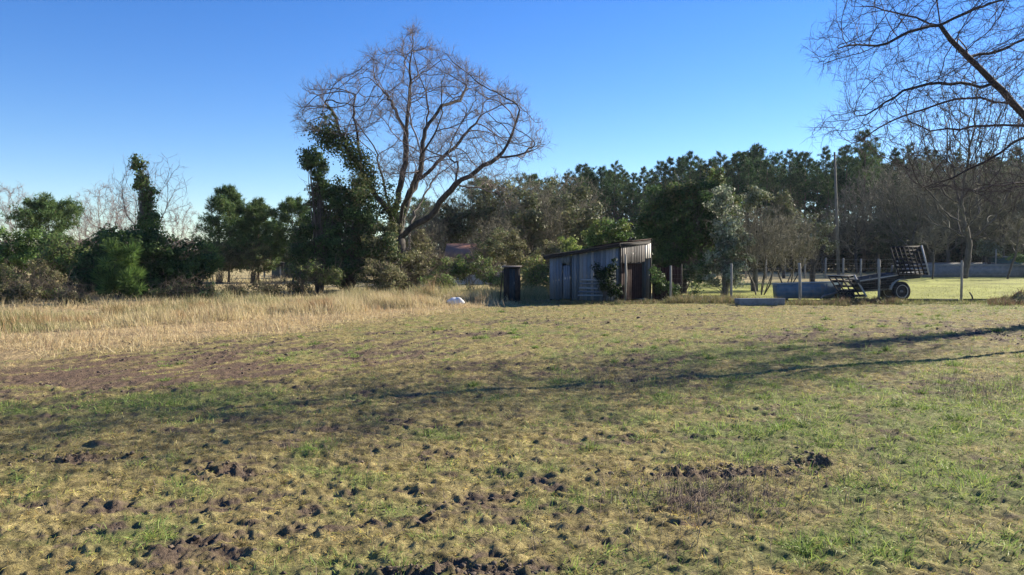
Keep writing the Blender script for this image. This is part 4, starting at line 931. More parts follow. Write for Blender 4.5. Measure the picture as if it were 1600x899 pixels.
# ------------------------------------------------------------ shed
def shed():
    rng = np.random.RandomState(61)
    P1 = np.array([1.46, 29.5, 0]); P2 = np.array([3.89, 28.0, 0]); P3 = np.array([5.33, 30.0, 0]); P4 = P1 + (P3 - P2)
    T = thing("wooden_shed", "low weathered grey board shed with a sloping roof in the shade of the trees", "shed", P1 * .5 + P3 * .5)
    z1, z2, z3, z4 = 1.66, 2.08, 2.24, 1.80
    greys = [(.14, .17, .205), (.16, .19, .225), (.21, .23, .25), (.10, .13, .155), (.15, .18, .21), (.25, .25, .24)]
    def planks(mb, a, b, za, zb, z0=0.0, wd=.125, th=.022, cols=greys, gap=.006, out=0.0, skip=None, jit=.012):
        L = np.linalg.norm(b - a); t = (b - a) / L; nrm = np.array([t[1], -t[0], 0]); s = 0
        while s < L - .02:
            w_ = min(wd * rng.uniform(.75, 1.3), L - s); c0 = a + t * (s + gap); c1 = a + t * (s + w_ - gap)
            zt0 = za + (zb - za) * (s / L); zt1 = za + (zb - za) * ((s + w_) / L)
            dn = rng.uniform(-1, 1) * .006 + out; zb0 = z0 + rng.uniform(0, .06); dj = rng.uniform(-jit, jit)
            if not (skip and skip(s / L)):
                o = nrm * (dn + th); i_ = nrm * dn
                e = np.array([0, 0, 1.])
                pts = [c0 + i_ + e * zb0, c1 + i_ + e * zb0, c1 + o + e * zb0, c0 + o + e * zb0, c0 + i_ + e * (zt0 + dj), c1 + i_ + e * (zt1 + dj), c1 + o + e * (zt1 + dj), c0 + o + e * (zt0 + dj)]
                cc = np.array(cols[rng.randint(len(cols))]) * rng.uniform(.75, 1.2); box8(mb, pts, cc)
            s += w_
    f = MB(); planks(f, P1, P2, z1 - .02, z2 - .1, skip=lambda u: .17 < u < .30); f.build("front_boards", WOODA, T)
    bk = MB(); planks(bk, P3, P4, z3 - .05, z4 - .05, gap=-.004); planks(bk, P4, P1, z4 - .05, z1 - .05, gap=-.004); bk.build("rear_boards", WOODA, T)
    # door of narrow boards beside a dark gap
    t = norm(P2 - P1); L = np.linalg.norm(P2 - P1); dn = np.array([t[1], -t[0], 0])
    dm = MB(); a = P1 + t * L * .185 - dn * .05; b = P1 + t * L * .295 - dn * .05; planks(dm, a, b, 1.32, 1.34, .03, .11, cols=greys[:2] + [(.12, .15, .2)])
    hd = MB(); planks(hd, P1 + t * L * .165, P1 + t * L * .305, z1 + .04, z1 + .1, 1.36, .12)
    dr = dm.build("door", WOODA, T)
    lm = MB(); bar(lm, a + t * .05 + [0, 0, .75] + dn * .03, a + t * .13 + [0, 0, .75] + dn * .03, .02, .03); lm.build("handle", STEELG, dr).location = Vector((0, 0, 0))
    hd.build("lintel_boards", WOODA, T)
    # horizontal boards leaning low on the right part of the front
    hb = MB()
    for k, zz in enumerate((.22, .36, .50, .66, .80)):
        bar(hb, P1 + t * L * (.42 + .01 * k) + dn * .06 + [0, 0, zz], P1 + t * L * (.80 - .02 * (k % 2)) + dn * .07 + [0, 0, zz + rng.uniform(-.02, .03)], .025, .055, np.array([(.22, .26, .29), (.13, .16, .2), (.24, .27, .29), (.15, .18, .21), (.26, .29, .31)][k]))
    hb.build("board_rack", WOODA, T)
    # end: battered boards on top, darkened in colour for tree shade, rusty sheet below
    e1 = MB(); t2 = norm(P3 - P2); L2 = np.linalg.norm(P3 - P2)
    planks(e1, P2 + t2 * .02, P2 + t2 * (L2 - .45), z2 - .06, z2 + .06, 1.42, .13, cols=[(.13, .115, .105), (.09, .082, .08), (.19, .17, .155), (.075, .068, .066)], jit=.03)
    e1.build("gable_boards", WOODA, T)
    pp = MB(); planks(pp, P2 + t2 * (L2 - .44), P3 + t2 * .01, z2 + .02, z2 + .10, 1.58, .14, cols=[(.55, .51, .46), (.62, .59, .55)], out=.015); pp.build("sunlit_panel", WOODA, T)  # pale colours paint the sunlit patch at the end of the gable
    sh = MB(); n_ = np.array([t2[1], -t2[0], 0]); m_ = 46
    u = np.linspace(.14, .97, m_) * L2; off = np.sin(np.arange(m_) * pi / 2 + .4) * .018
    lo = [P2 + t2 * a_ - n_ * .3 + n_ * o_ + [0, 0, .05] for a_, o_ in zip(u, off)]; hi = [q_ + [0, 0, 1.36] for q_ in lo]
    lo2 = [q_ - n_ * .004 for q_ in lo]; hi2 = [q_ - n_ * .004 for q_ in hi]
    V = np.array(lo + hi + lo2 + hi2); F = []
    for k in range(m_ - 1): F += [[k, k + 1, m_ + k + 1, m_ + k], [2 * m_ + k + 1, 2 * m_ + k, 3 * m_ + k, 3 * m_ + k + 1]]
    sh.add(V, [np.array(F)]); sh.build("rusty_sheet", RUST, T)
    # corner posts
    for (p, zt) in ((P1, z1), (P2, z2), (P3, z3), (P4, z4)):
        pm = MB(); tube(pm, [p - dn * .06 + [0, 0, -.1], p - dn * .06 + [.01, 0, zt * .5], p - dn * .06 + [0, 0, zt - .02]], [.05, .047, .045], 8); pm.build("corner_post", DARKW, T)
    pm = MB(); tube(pm, [P2 + n_ * .1 + t2 * .25 + [0, 0, 0], P2 + n_ * .12 + t2 * .27 + [0, 0, 1.0], P2 + n_ * .1 + t2 * .25 + [0, 0, 1.75]], [.045, .05, .04], 7); pm.build("door_post", POSTM, T)
    # roof: corrugated, overhanging, on rafters
    rm = MB(); e = .18
    A = P1 - t * e - t2 * e + [0, 0, z1 - .0]; B = P2 + t * .10 - t2 * e + [0, 0, z2 + .03]; C_ = P3 + t * .05 + t2 * .0 + [0, 0, z3 + .03]; D_ = P4 - t * e + t2 * e + [0, 0, z4]
    nu, nv = 6, 90; V = []; 
    for lay in (0, -.012):
        for i_ in range(nu):
            for j_ in range(nv):
                a_ = i_ / (nu - 1); b_ = j_ / (nv - 1); p = (A * (1 - a_) + B * a_) * (1 - b_) + (D_ * (1 - a_) + C_ * a_) * b_
                V.append(p + [0, 0, .03 + .014 * math.sin(j_ * pi / 2 + .3) + lay + .012 * math.sin(a_ * 9 + b_ * 3)])
    F = []
    n2 = nu * nv
    for i_ in range(nu - 1):
        for j_ in range(nv - 1):
            k = i_ * nv + j_; F.append([k, k + nv, k + nv + 1, k + 1]); F.append([n2 + k, n2 + k + 1, n2 + k + nv + 1, n2 + k + nv])
    for i_ in range(nu - 1):
        k = i_ * nv; F.append([k, n2 + k, n2 + k + nv, k + nv]); k += nv - 1; F.append([k, k + nv, n2 + k + nv, n2 + k])
    for j_ in range(nv - 1):
        k = j_; F.append([k, k + 1, n2 + k + 1, n2 + k]); k += (nu - 1) * nv; F.append([k, n2 + k, n2 + k + 1, k + 1])
    rm.add(V, [np.array(F)]); rf = rm.build("roof", ROOFI, T)
    fb = MB(); bar(fb, A + t2 * .03 + [0, 0, -.05], B + t2 * .03 + [0, 0, -.05], .03, .10); bar(fb, B - t * .03 + [0, 0, -.05], C_ - t * .03 + [0, 0, -.05], .03, .10)
    fb.build("fascia_board", DARKW, T)
    # second, patched sheet over the right part of the roof
    r2 = MB(); A2 = A * .42 + B * .58 + [0, 0, .075]; box8(r2, [A2, B + t * .02 + [0, 0, .075], C_ + t * .02 + [0, 0, .075], D_ * .42 + C_ * .58 + [0, 0, .075], A2 + [0, 0, .02], B + t * .02 + [0, 0, .095], C_ + t * .02 + [0, 0, .095], D_ * .42 + C_ * .58 + [0, 0, .095]])
    r2.build("roof_patch", RUST, T)
    # rusty sheet fence carrying on right of the shed
    Q1 = P3 + np.array([.1, -.25, 0]); Q2 = Q1 + np.array([1.05, -.15, 0])
    T2 = thing("rusty_screen", "dark rusty corrugated screen joining the right end of the shed", "screen", (Q1 + Q2) / 2)
    sm = MB(); m_ = 40; tt = (Q2 - Q1); nn = np.array([tt[1], -tt[0], 0]) / np.linalg.norm(tt)
    lo = [Q1 + tt * a_ + nn * .018 * math.sin(k * pi / 2 + .3) + [0, 0, .02] for k, a_ in enumerate(np.linspace(0, 1, m_))]; hi = [q_ + [0, 0, 1.28 + .05 * math.sin(k * .3)] for k, q_ in enumerate(lo)]
    V = np.array(lo + hi + [q_ - nn * .005 for q_ in lo] + [q_ - nn * .005 for q_ in hi]); F = []
    for k in range(m_ - 1): F += [[k, k + 1, m_ + k + 1, m_ + k], [2 * m_ + k + 1, 2 * m_ + k, 3 * m_ + k, 3 * m_ + k + 1]]
    sm.add(V, [np.array(F)]); sm.build("sheet", RUST, T2)
    for q_ in (Q1, Q2):
        pm = MB(); tube(pm, [q_ - nn * .07, q_ - nn * .07 + [0, 0, 1.38]], [.04, .035], 7); pm.build("post", DARKW, T2)
shed()

def privy():
    c = np.array([P(800, HOR, 28.6)[0], 28.6, 0]); T = thing("privy", "narrow privy coloured black for its shade, with a slanting left side beside the shed", "privy", c)
    w, dp, h = .31, .34, 1.27  # walls and door coloured near black to paint the shade on them
    def pr_(mb, x0, x1, y0, y1, z0, z1, x0t=None, col=None):
        x0t = x0 if x0t is None else x0t
        box8(mb, [c + [x0, y0, z0], c + [x1, y0, z0], c + [x1, y1, z0], c + [x0, y1, z0], c + [x0t, y0, z1], c + [x1, y0, z1], c + [x1, y1, z1], c + [x0t, y1, z1]], col)
    m = MB()
    pr_(m, -w, -w + .03, -dp, dp, 0, h); pr_(m, w - .03, w, -dp, dp, 0, h); pr_(m, -w + .03, w - .03, dp - .03, dp, 0, h)
    pr_(m, -w + .03, -.1, -dp, -dp + .03, 0, h); pr_(m, .12, w - .03, -dp, -dp + .03, 0, h); m.build("walls", DARKW, T)
    m = MB(); pr_(m, -.095, .0, -dp + .006, -dp + .03, .04, h - .05); pr_(m, .006, .115, -dp + .01, -dp + .034, .04, h - .06)
    dr = m.build("door", two_tone("shaded_door_tone", (.012, .02, .03), (.03, .05, .065), 7, (9, 9, 1)), T)
    hm = MB(); tube(hm, [c + [.08, -dp - .01, .65], c + [.08, -dp - .01, .75]], .008, 6); hm.build("handle", STEELG, dr).location = (0, 0, 0)
    m = MB(); box8(m, [c + [-w - .16, -dp + .05, 0], c + [-w - .13, -dp + .05, 0], c + [-w - .13, dp, 0], c + [-w - .16, dp, 0], c + [-w - .035, -dp + .05, h * .95], c + [-w - .005, -dp + .05, h * .95], c + [-w - .005, dp, h * .95], c + [-w - .035, dp, h * .95]])
    m.build("slanting_sheet", DARKW, T)
    m = MB(); box8(m, [c + [-w - .07, -dp - .08, h], c + [w + .05, -dp - .08, h + .01], c + [w + .05, dp + .06, h + .03], c + [-w - .07, dp + .06, h + .02], c + [-w - .07, -dp - .08, h + .03], c + [w + .05, -dp - .08, h + .04], c + [w + .05, dp + .06, h + .06], c + [-w - .07, dp + .06, h + .05]])
    m.build("roof", ROOFI, T)
privy()

def lump(name, label, cat, c, r, sc, mat, seed, amp=.18):
    rng = np.random.RandomState(seed); mb = MB(); nu, nv = 20, 12; V = []
    for i_ in range(nv + 1):
        for j_ in range(nu):
            th = pi * i_ / nv; ph = 2 * pi * j_ / nu; d_ = np.array([math.sin(th) * math.cos(ph), math.sin(th) * math.sin(ph), math.cos(th)])
            k = 1 + amp * math.sin(3 * ph + seed) * math.sin(th) + amp * .6 * math.sin(5 * th + 2 * ph) * math.sin(th)
            V.append(c + d_ * r * k * sc)
    F = [[i_ * nu + j_, (i_ + 1) * nu + j_, (i_ + 1) * nu + (j_ + 1) % nu, i_ * nu + (j_ + 1) % nu] for i_ in range(nv) for j_ in range(nu)]
    mb.add(V, [np.array(F)]); return tag(mb.build(name, mat, None, True), label, cat)
g_ = G(712, 478)
lump("feed_sack", "crumpled white sack lying in the dry grass left of the privy", "sack", np.array([g_[0], g_[1], .13]), .24, np.array([1.1, .8, .65]), SACK, 3)

# ------------------------------------------------------------ fences
def wire(mb, a, b, r=.0025, sag=0, n=2):
    a = np.array(a, float); b = np.array(b, float); pts = [a + (b - a) * k / n - [0, 0, sag * 4 * (k / n) * (1 - k / n)] for k in range(n + 1)]
    tube(mb, pts, r, 3, cap=False)
def near_fence():
    posts = [(1048, 463, 416, .0), (1143, 467, 413, .0), (1251, 471, 412, .03), (1374, 473, 407, .0), (1503, 475, 408, .0), (1640, 475, 408, .0), (1780, 475, 408, .02)]
    locs = []
    for px, pb, pt, ln in posts:
        D = 28.3; b = P(px, HOR, D); b[2] = 0; t = P(px - ln * 60, pt, D); locs.append((b, t))
    T = thing("wire_fence", "wire mesh fence on round grey posts along the far side of the field", "fence", locs[3][0])
    for k, (b, t) in enumerate(locs):
        m = MB(); r = .045 if k != 2 else .055
        tube(m, [b - [0, 0, .2], (b + t) / 2 + [.008, 0, 0], t, t + [0, 0, .02]], [r, r * .95, r * .9, r * .55], 9); m.build("post", POSTM, T)
    m = MB()
    for k in range(len(locs) - 1):
        (b0, t0), (b1, t1) = locs[k], locs[k + 1]; y_ = np.array([0, -.05, 0])
        for z in (.06, .22, .38, .54, .70, .86, 1.02, 1.22): wire(m, b0 + y_ + [0, 0, z], b1 + y_ + [0, 0, z], .002, .015, 4)
        if k >= 2:
            L = int(np.linalg.norm(b1 - b0) / .15)
            for q_ in range(1, L):
                p = b0 + (b1 - b0) * q_ / L + y_; wire(m, p + [0, 0, .05], p + [0, 0, 1.02], .0012, 0, 1)
    m.build("wire_mesh", WIREM, T)
    # dark low bars along the foot of the right bays
    m = MB()
    for k in (3, 4, 5):
        a, b = locs[k][0], locs[k + 1][0]; bar(m, a + [.1, .02, .05], b + [-.1, .02, .05], .05, .14)
    m.build("base_strip", two_tone("dark_strip", (.03, .035, .025), (.08, .08, .06), 5), T)
near_fence()
def far_fence():
    pxs = [1110, 1138, 1166, 1197, 1226, 1258, 1290, 1318, 1345, 1373, 1402]
    D = 62; T = thing("post_and_wire_fence", "far post and wire fence across the pale meadow behind the trough", "fence", P(1258, HOR, D) * [1, 1, 0]); L = []
    rng = np.random.RandomState(8)
    for k, px in enumerate(pxs):
        b = P(px, HOR, D); b[2] = 0; h = 1.62 + rng.uniform(-.1, .08); m = MB(); tube(m, [b - [0, 0, .1], b + [rng.uniform(-.03, .03), 0, h]], [.085, .07], 7); m.build("post", POSTM, T); L.append((b, h))
    m = MB()
    for k in range(len(L) - 1):
        for z in (.4, .8, 1.2, 1.5): wire(m, L[k][0] + [0, -.09, z], L[k + 1][0] + [0, -.09, z], .008)
    m.build("wires", WIREM, T)
far_fence()

# ------------------------------------------------------------ blue trough, slab, wagon
def trough():
    D = 29.6; c = P(1262, HOR, D); c[2] = 0; T = thing("steel_trough", "long faded blue steel trough behind the fence left of the wagon", "trough", c)
    T0 = R(-4); ex = np.array([math.cos(T0), math.sin(T0), 0]); ey = np.array([-ex[1], ex[0], 0])
    L, Wd, h = 1.2, .42, .62; m = MB(); th = .02
    def pt(x, y, z): return c + ex * x + ey * y + [0, 0, z]
    ob = [(-L * .98, -Wd * .8), (L * .86, -Wd * .8), (L * .86, Wd * .8), (-L * .98, Wd * .8)]; ot = [(-L, -Wd), (L, -Wd), (L, Wd), (-L, Wd)]
    zs = [.08, .08, .08, .08]; zt = [h, h + .08, h + .08, h]
    B_ = [pt(x, y, z) for (x, y), z in zip(ob, zs)]; Tp = [pt(x, y, z) for (x, y), z in zip(ot, zt)]
    Bi = [pt(x * .97, y * .93, z + .03) for (x, y), z in zip(ob, zs)]; Ti = [pt(x * .975, y * .94, z) for (x, y), z in zip(ot, zt)]
    m.add(B_ + Tp + Bi + Ti, [np.array([[3, 2, 1, 0], [0, 1, 5, 4], [1, 2, 6, 5], [2, 3, 7, 6], [3, 0, 4, 7], [8, 9, 10, 11], [9, 8, 12, 13], [10, 9, 13, 14], [11, 10, 14, 15], [8, 11, 15, 12], [4, 5, 13, 12], [5, 6, 14, 13], [6, 7, 15, 14], [7, 4, 12, 15]])])
    m.build("tub", BLUEP, T)
    m = MB()
    for k in range(4): bar(m, Tp[k] + np.array([0, 0, .012]), Tp[(k + 1) % 4] + np.array([0, 0, .012]), .045, .024)
    for x in (-.6, 0, .6): bar(m, pt(x * .93, -Wd * .82, .12), pt(x, -Wd * 1.005, h + .02), .035, .02, up=(0, 1, 0))
    m.build("rim", BLUEP, T)
    m = MB()
    for x in (-.85, .75): bar(m, pt(x, -Wd * .8, .04), pt(x, Wd * .8, .04), .1, .08)
    m.build("skid", DARKW, T)
    g = P(1222, 446, D - .1); m = MB(); bar(m, g + [-.38, 0, .02], g + [.25, .1, -.02], .16, .03)
    tag(m.build("loose_board", PALEW), "pale loose board lying on the left end of the blue trough", "board")
trough()
g_ = G(1192, 478)
m = MB(); c_ = np.array([g_[0], g_[1] + .3, 0]); rng_ = np.random.RandomState(2)
V = []; nx, nz = 12, 4
m2 = MB(); bar(m2, c_ + [-.78, 0, .12], c_ + [.78, .12, .11], .5, .24, jit=.012)
so_ = tag(m2.build("concrete_slab", two_tone('shaded_concrete', (.11, .12, .13), (.22, .23, .24), 5, bump=.3, extra=(.12, .13, .09))), "long pale concrete block lying in front of the fence beside the trough", "concrete block")  # concrete darkened and blued to paint the shade it lies in
bv = so_.modifiers.new("b", 'BEVEL'); bv.width = .02; bv.segments = 2

def wheel(T, c, ax, r, w_, name="wheel"):
    ax = norm(np.array(ax, float)); up = np.array([0, 0, 1.]); s = np.cross(ax, up)
    def ring(prof, mb, n=40, closed=True, col=None):
        V = []
        for k in range(n):
            a_ = 2 * pi * k / n; dv = s * math.cos(a_) + up * math.sin(a_)
            for (rad, off) in prof: V.append(c + dv * rad + ax * off)
        p = len(prof); F = []
        for k in range(n):
            for q_ in range(p if closed else p - 1):
                F.append([k * p + q_, ((k + 1) % n) * p + q_, ((k + 1) % n) * p + (q_ + 1) % p, k * p + (q_ + 1) % p])
        mb.add(V, [np.array(F)], col)
    W2 = w_ / 2
    tm = MB(); ring([(r * .60, -W2 * .8), (r * .8, -W2), (r * .95, -W2 * .85), (r, -W2 * .5), (r * .985, -W2 * .1), (r * .985, W2 * .1), (r, W2 * .5), (r * .95, W2 * .85), (r * .8, W2), (r * .60, W2 * .8)], tm)
    root = tm.build(name, RUBBER, T, True)
    for k in range(28):      # tread lugs
        a_ = 2 * pi * k / 28; dv = s * math.cos(a_) + up * math.sin(a_)
    rm_ = MB(); ring([(r * .60, -W2 * .78), (r * .64, -W2 * .86), (r * .58, -W2 * .6), (r * .54, -W2 * .2), (r * .54, W2 * .2), (r * .58, W2 * .6), (r * .64, W2 * .86), (r * .60, W2 * .78)], rm_)
    ring([(.005, -W2 * .25), (r * .2, -W2 * .3), (r * .4, -W2 * .1), (r * .55, -W2 * .25), (r * .55, W2 * .1), (r * .4, W2 * .1), (.005, W2 * .1)], rm_, closed=False)
    ri = rm_.build("rim", RIM, root); 
    ri.location = -root.location
    rg = MB(); ring([(r * .60, -W2 * .93), (r * .67, -W2 * .98), (r * .67, -W2 * .9), (r * .60, -W2 * .85)], rg); rg.build("rim_ring", PALEW, root)
    hm = MB(); tube(hm, [c - ax * W2 * .9, c + ax * W2 * .3], [r * .11, r * .13], 12)
    h_ = hm.build("hub", PALEW, root)
    return root
def wagon():
    D = 28.9; mpp = D / FPX
    def at(px, py, dd=0): return P(px, py, D + dd)
    c = at(1385, HOR); c[2] = 0
    T = thing("farm_wagon", "old grey farm wagon with slatted racks and twin black tyres behind the fence", "wagon", c)
    T.location = Vector([float(v) for v in c])
    yaw = R(10); ex = np.array([math.cos(yaw), math.sin(yaw), 0]); ey = np.array([-ex[1], ex[0], 0])
    # wheels
    w1 = at(1407, 456); w1[2] = .37
    w2 = w1 + ey * .80 + ex * .05
    # keep sub-parts simple: tyre, rim and hub all sit in the wagon's own space
    for cc, r in ((w1, .37), (w2, .37)): wheel(T, cc, ey, r, .22)
    w3 = w1 - ex * 2.05 + ey * .1; w3[2] = .22; wheel(T, w3, ey, .22, .13)
    w4 = w3 + ey * .6; wheel(T, w4, ey, .22, .13)
    m = MB(); tube(m, [w1 - ey * .1, w2 + ey * .12], .045, 10); m.build("axle", STEELG, T)
    m = MB(); tube(m, [w3 - ey * .1, w4 + ey * .12], .03, 10); m.build("axle", STEELG, T)
    o = w1 + ey * .40; o[2] = 0
    def L(x, y, z): return o + ex * x + ey * y + [0, 0, z]
    m = MB()
    for y in (-.22, .22): bar(m, L(-2.25, y, .36), L(.3, y, .50), .07, .10)
    for x in (-1.9, -1.2, -.4, .25): bar(m, L(x, -.25, .40 + .053 * (x + 2.2)), L(x, .25, .40 + .053 * (x + 2.2)), .05, .06)
    m.build("chassis", STEELG, T)
    m = MB(); tube(m, [L(-2.2, 0, .34), L(-2.9, .02, .2), L(-3.0, .02, .08)], [.04, .035, .03], 8); m.build("drawbar", STEELG, T)
    # hopper body, open topped
    m = MB()
    bt = [(-1.45, -.30, .44), (-.15, -.30, .50), (-.15, .30, .50), (-1.45, .30, .44)]; tp = [(-1.75, -.44, .82), (-.02, -.44, 1.08), (-.02, .44, 1.08), (-1.75, .44, .82)]
    B_ = [L(*q_) for q_ in bt]; Tp = [L(*q_) for q_ in tp]; Bi = [L(x * .98, y * .93, z + .02) for x, y, z in bt]; Ti = [L(x * .985, y * .93, z) for x, y, z in tp]
    m.add(B_ + Tp + Bi + Ti, [np.array([[3, 2, 1, 0], [0, 1, 5, 4], [1, 2, 6, 5], [2, 3, 7, 6], [3, 0, 4, 7], [8, 9, 10, 11], [9, 8, 12, 13], [10, 9, 13, 14], [11, 10, 14, 15], [8, 11, 15, 12], [4, 5, 13, 12], [5, 6, 14, 13], [6, 7, 15, 14], [7, 4, 12, 15]])])
    for x in (-1.3, -.95, -.6, -.25): bar(m, L(x, -.325, .46 + .05 * (x + 1.45)), L(x - .03, -.455, .9 + .13 * (x + 1.3)), .05, .03, up=(0, 1, 0))
    m.build("hopper", two_tone("dark_hopper_paint", (.025, .03, .035), (.075, .08, .085), 9, bump=.3, extra=(.13, .09, .07)), T)
    for q_ in range(5):
        m = MB(); a_ = .06 + .2 * q_; p0 = B_[0] * (1 - a_) + Tp[0] * a_; p1 = B_[1] * (1 - a_) + Tp[1] * a_; bar(m, p0 - ey * .035, p1 - ey * .035, .03, .045); m.build("slat", PALEW if q_ == 4 else DARKW, T)
    # rear bed box under the tall rack
    m = MB(); box8(m, [L(-.25, -.4, .78), L(.8, -.4, .86), L(.8, .4, .86), L(-.25, .4, .78), L(-.3, -.42, 1.02), L(.95, -.42, 1.10), L(.95, .42, 1.10), L(-.3, .42, 1.02)]); m.build("bed_box", two_tone("blue_grey_steel", (.02, .03, .05), (.05, .065, .09), 6), T)
    # racks: rails and uprights, leaning back
    def rack(p_bl, p_br, p_tr, p_tl, nr, nu_, name, right_sunlit=True):
        m = MB()
        for k in range(nr):
            f = k / (nr - 1); bar(m, p_bl + (p_tl - p_bl) * f, p_br + (p_tr - p_br) * f, .022, .095, (.1, .1, .1), up=norm(p_tl - p_bl))
        for k in range(nu_):
            f = k / nu_; off = np.array([0, -.024, 0]); bar(m, p_bl + (p_br - p_bl) * f + off, p_tl + (p_tr - p_tl) * f + off, .05, .02, up=(0, 1, 0))
        r_ = m.build(name, DARKW, T)
        if right_sunlit:
            m = MB(); bar(m, p_br + [.03, -.02, -.04], p_tr + [.03, -.02, .05], .055, .05, up=(0, 1, 0)); r2 = m.build("sunlit_edge_board", PALEW, T)  # pale colour paints the sunlit right edge of the rack
        return r_
    rack(at(1404, 430, -.15), at(1450, 428, .1), at(1438, 386, .45), at(1391, 387, .2), 8, 7, "rear_rack")
    rack(at(1314, 463, -.6), at(1352, 462, -.4), at(1333, 432, .1), at(1294, 432, -.1), 5, 4, "front_rack")
    m = MB(); bar(m, at(1292, 430.5, -.1), at(1334, 430.5, .1), .07, .03); m.build("top_rail", PALEW, T)
    for q_ in ((.15, -.35), (.15, .35)):
        m = MB(); bar(m, L(q_[0], q_[1], 1.05), L(q_[0] + .05, q_[1], 1.35), .05, .05); m.build("upright", STEELG, T)
    # mudguard arc
    m = MB(); pts = []
    for k in range(9):
        a_ = R(60 + 14 * k); pts.append((w1 + ex * math.cos(a_) * .46 + np.array([0, 0, math.sin(a_) * .46])))
    for k in range(8): bar(m, pts[k] - ey * .02, pts[k + 1] - ey * .02, .2, .012, up=norm(pts[k] - w1))
    m.build("mudguard", PALEW, T)
wagon()

m = MB(); g_ = G(1521, 472); tube(m, [(g_[0], g_[1], -.05), (g_[0] - .05, g_[1], .2), (g_[0] - .14, g_[1] + .02, .36)], [.03, .028, .022], 7)
tag(m.build("short_stake", DARKW), "short dark stake leaning at the fence foot right of the lawn tree", "stake")

# ------------------------------------------------------------ utility pole, wall, road, far buildings
def pole():
    D = 66; b = P(1311, HOR, D); b[2] = 0; t = P(1304, 238, D); T = thing("utility_pole", "tall slightly leaning wooden utility pole in front of the pine wood", "utility pole", b)
    m = MB(); tube(m, [b - [0, 0, .2], (b + t) / 2, t], [.14, .115, .08], 10); m.build("shaft", BARKL, T)
pole()
def left_cable():
    m = MB(); a = P(-250, 348, 66); b = P(640, 357, 66); wire(m, a, b, .012, .25, 14)
    # it hangs between two poles, one beyond the left edge and one hidden in the thicket
    for q_, nm in ((a, "telephone pole beyond the left edge carrying the thin cable"), (b, "telephone pole hidden behind the oak carrying the thin cable")):
        T = thing("telephone_pole", nm, "pole", q_ * [1, 1, 0]); p = MB(); tube(p, [q_ * [1, 1, 0], q_ + [0, 0, .2]], [.12, .09], 8); p.build("shaft", POSTM, T)
    tag(m.build("overhead_cable", WIREM), "thin cable crossing the sky low above the left trees", "cable")
left_cable()
def wall():
    D = 66; a = P(1442, HOR, D); a[2] = 0; b = P(1900, HOR, D + 3); b[2] = 0
    T = thing("low_wall", "long low grey rendered wall along the far side of the lawn", "wall", a)
    m = MB(); bar(m, a + [0, 0, .5], b + [0, 0, .5], .2, 1.0); m.build("wall_body", WALLM, T)
    m = MB(); bar(m, a + [-.05, 0, 1.04], b + [.05, 0, 1.04], .28, .08); m.build("coping", CONC, T)
    m = MB(); c0 = P(1180, HOR, 86); c1 = P(1950, HOR, 90)
    box8(m, [[a[0], 68.5, -.1], [b[0] + 14, 71.5, -.1], [b[0] + 14, 76, -.1], [a[0] + 2, 74, -.1], [a[0], 68.5, .12], [b[0] + 14, 71.5, .12], [b[0] + 14, 76, 1.25], [a[0] + 2, 73, 1.2]])
    tag(m.build("road", ROADM), kind="structure")
    p = P(1556, HOR, 68.0); p[2] = 0; m = MB(); tube(m, [p, p + [0, 0, 2.4]], [.07, .06], 8)
    tag(m.build("marker_post", POSTM), "slim pale post standing behind the low wall", "post")
    q = P(1571, 399, 74); T = thing("green_tank", "flat topped green tank behind the wall next to the clipped hedge", "tank", q * [1, 1, 0])
    m = MB(); bar(m, [q[0] - 1.3, 74, .95], [q[0] + 1.3, 74, .95], 1.2, 1.5); m.build("body", two_tone("green_paint", (.05, .10, .09), (.08, .14, .12), 4), T)
    m = MB(); bar(m, [q[0] - 1.4, 74, 1.75], [q[0] + 1.4, 74, 1.75], 1.35, .08); m.build("lid", CONC, T)
wall()
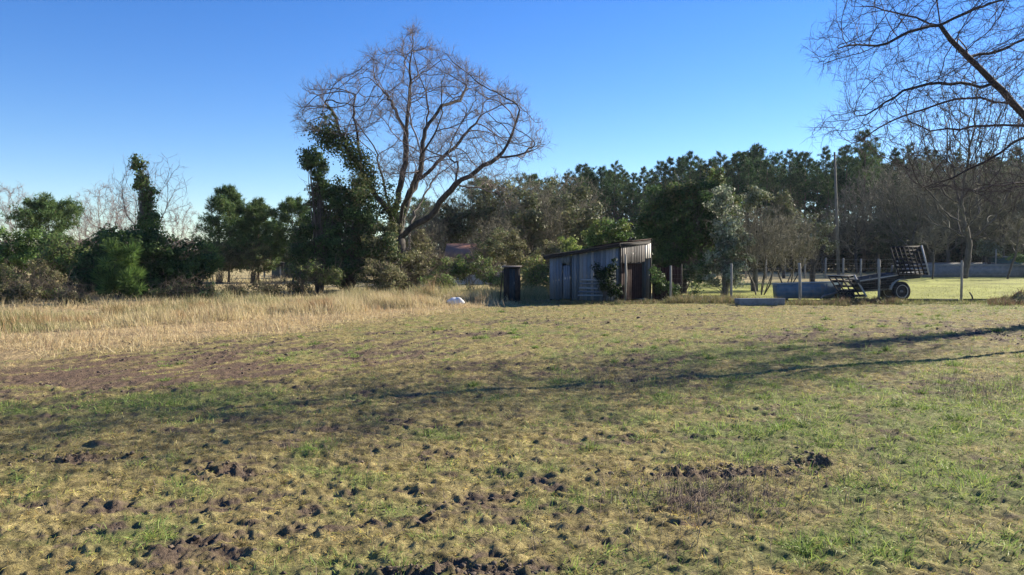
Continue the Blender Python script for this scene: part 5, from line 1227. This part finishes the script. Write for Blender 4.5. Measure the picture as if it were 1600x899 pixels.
def house():
    D = 48; T = thing("red_roofed_house", "low house with a faded red tiled roof half hidden behind brush", "house", P(745, HOR, D) * [1, 1, 0])
    x0 = P(702, HOR, D)[0]; x1 = P(790, HOR, D)[0]; ze = P(0, 405, D)[2]; zr = P(0, 383, D)[2]
    ze = 1.58; zr = 2.46; y0, y1 = D, D + 4.4; ym = D + 2.2
    m = MB(); V = [[x0, y0, 0], [x1, y0, 0], [x1, y1, 0], [x0, y1, 0], [x0, y0, ze], [x1, y0, ze], [x1, y1, ze], [x0, y1, ze], [x0, ym, zr - .08], [x1, ym, zr - .08]]
    m.add(V, [np.array([[0, 1, 5, 4], [1, 2, 6, 5], [2, 3, 7, 6], [3, 0, 4, 7]]), np.array([[4, 7, 8], [6, 5, 9]])]); m.build("wall", RENDERW, T)
    m = MB(); e = .35; th = .1
    for (ya, yb) in ((y0 - e, ym), (y1 + e, ym)):
        za = ze - .12; box8(m, [[x0 - e, ya, za], [x1 + e, ya, za], [x1 + e, yb, zr], [x0 - e, yb, zr], [x0 - e, ya, za + th], [x1 + e, ya, za + th], [x1 + e, yb, zr + th], [x0 - e, yb, zr + th]])
    m.build("roof", TILE, T)
    for px in (720, 760):
        xx = P(px, HOR, D)[0]; m = MB(); bar(m, [xx - .5, y0 - .03, .9], [xx + .5, y0 - .03, .9], .04, .9); w_ = m.build("window", PALEW, T)
        m = MB(); bar(m, [xx - .42, y0 - .06, .9], [xx + .42, y0 - .06, .9], .03, .76); m.build("pane", GLASSM, w_).location = (0, 0, 0)
    # the little dark hut at left
    D = 62; T = thing("open_hut", "low black roofed open hut on white posts beyond the left meadow", "hut", P(438, HOR, D) * [1, 1, 0])
    x0, x1 = P(414, HOR, D)[0], P(470, HOR, D)[0]; zt = P(0, 412, D)[2]; 
    m = MB(); bar(m, [x0 - .1, D + .8, 1.12], [x1 + .1, D + .8, 1.12], 2.4, .26); m.build("roof", DARKW, T)
    m = MB(); bar(m, [x0, D + 1.7, .5], [x1, D + 1.7, .5], .08, 1.0); m.build("rear_wall", two_tone("hut_board", (.05, .08, .08), (.10, .13, .13), 4), T)
    for f in (0, .45, 1):
        m = MB(); bar(m, [x0 + (x1 - x0) * f, D - .2, 0], [x0 + (x1 - x0) * f, D - .2, 1.0], .1, .1); m.build("post", PALEW, T)
house()

# ------------------------------------------------------------ thin winter air
m = MB(); box8(m, [[-1000, -1000, -1.2], [1000, -1000, -1.2], [1000, 1000, -1.2], [-1000, 1000, -1.2], [-1000, -1000, 30], [1000, -1000, 30], [1000, 1000, 30], [-1000, 1000, 30]])
hm = bpy.data.materials.new("air"); hm.use_nodes = True; hn = hm.node_tree; hn.nodes.clear()
pv = hn.nodes.new("ShaderNodeVolumePrincipled"); pv.inputs["Density"].default_value = .00014; pv.inputs["Color"].default_value = (.80, .88, 1, 1); pv.inputs["Anisotropy"].default_value = .2
oo = hn.nodes.new("ShaderNodeOutputMaterial"); hn.links.new(pv.outputs[0], oo.inputs["Volume"])
tag(m.build("haze", hm), kind="stuff", label="thin bluish winter haze over the whole field", cat="haze")
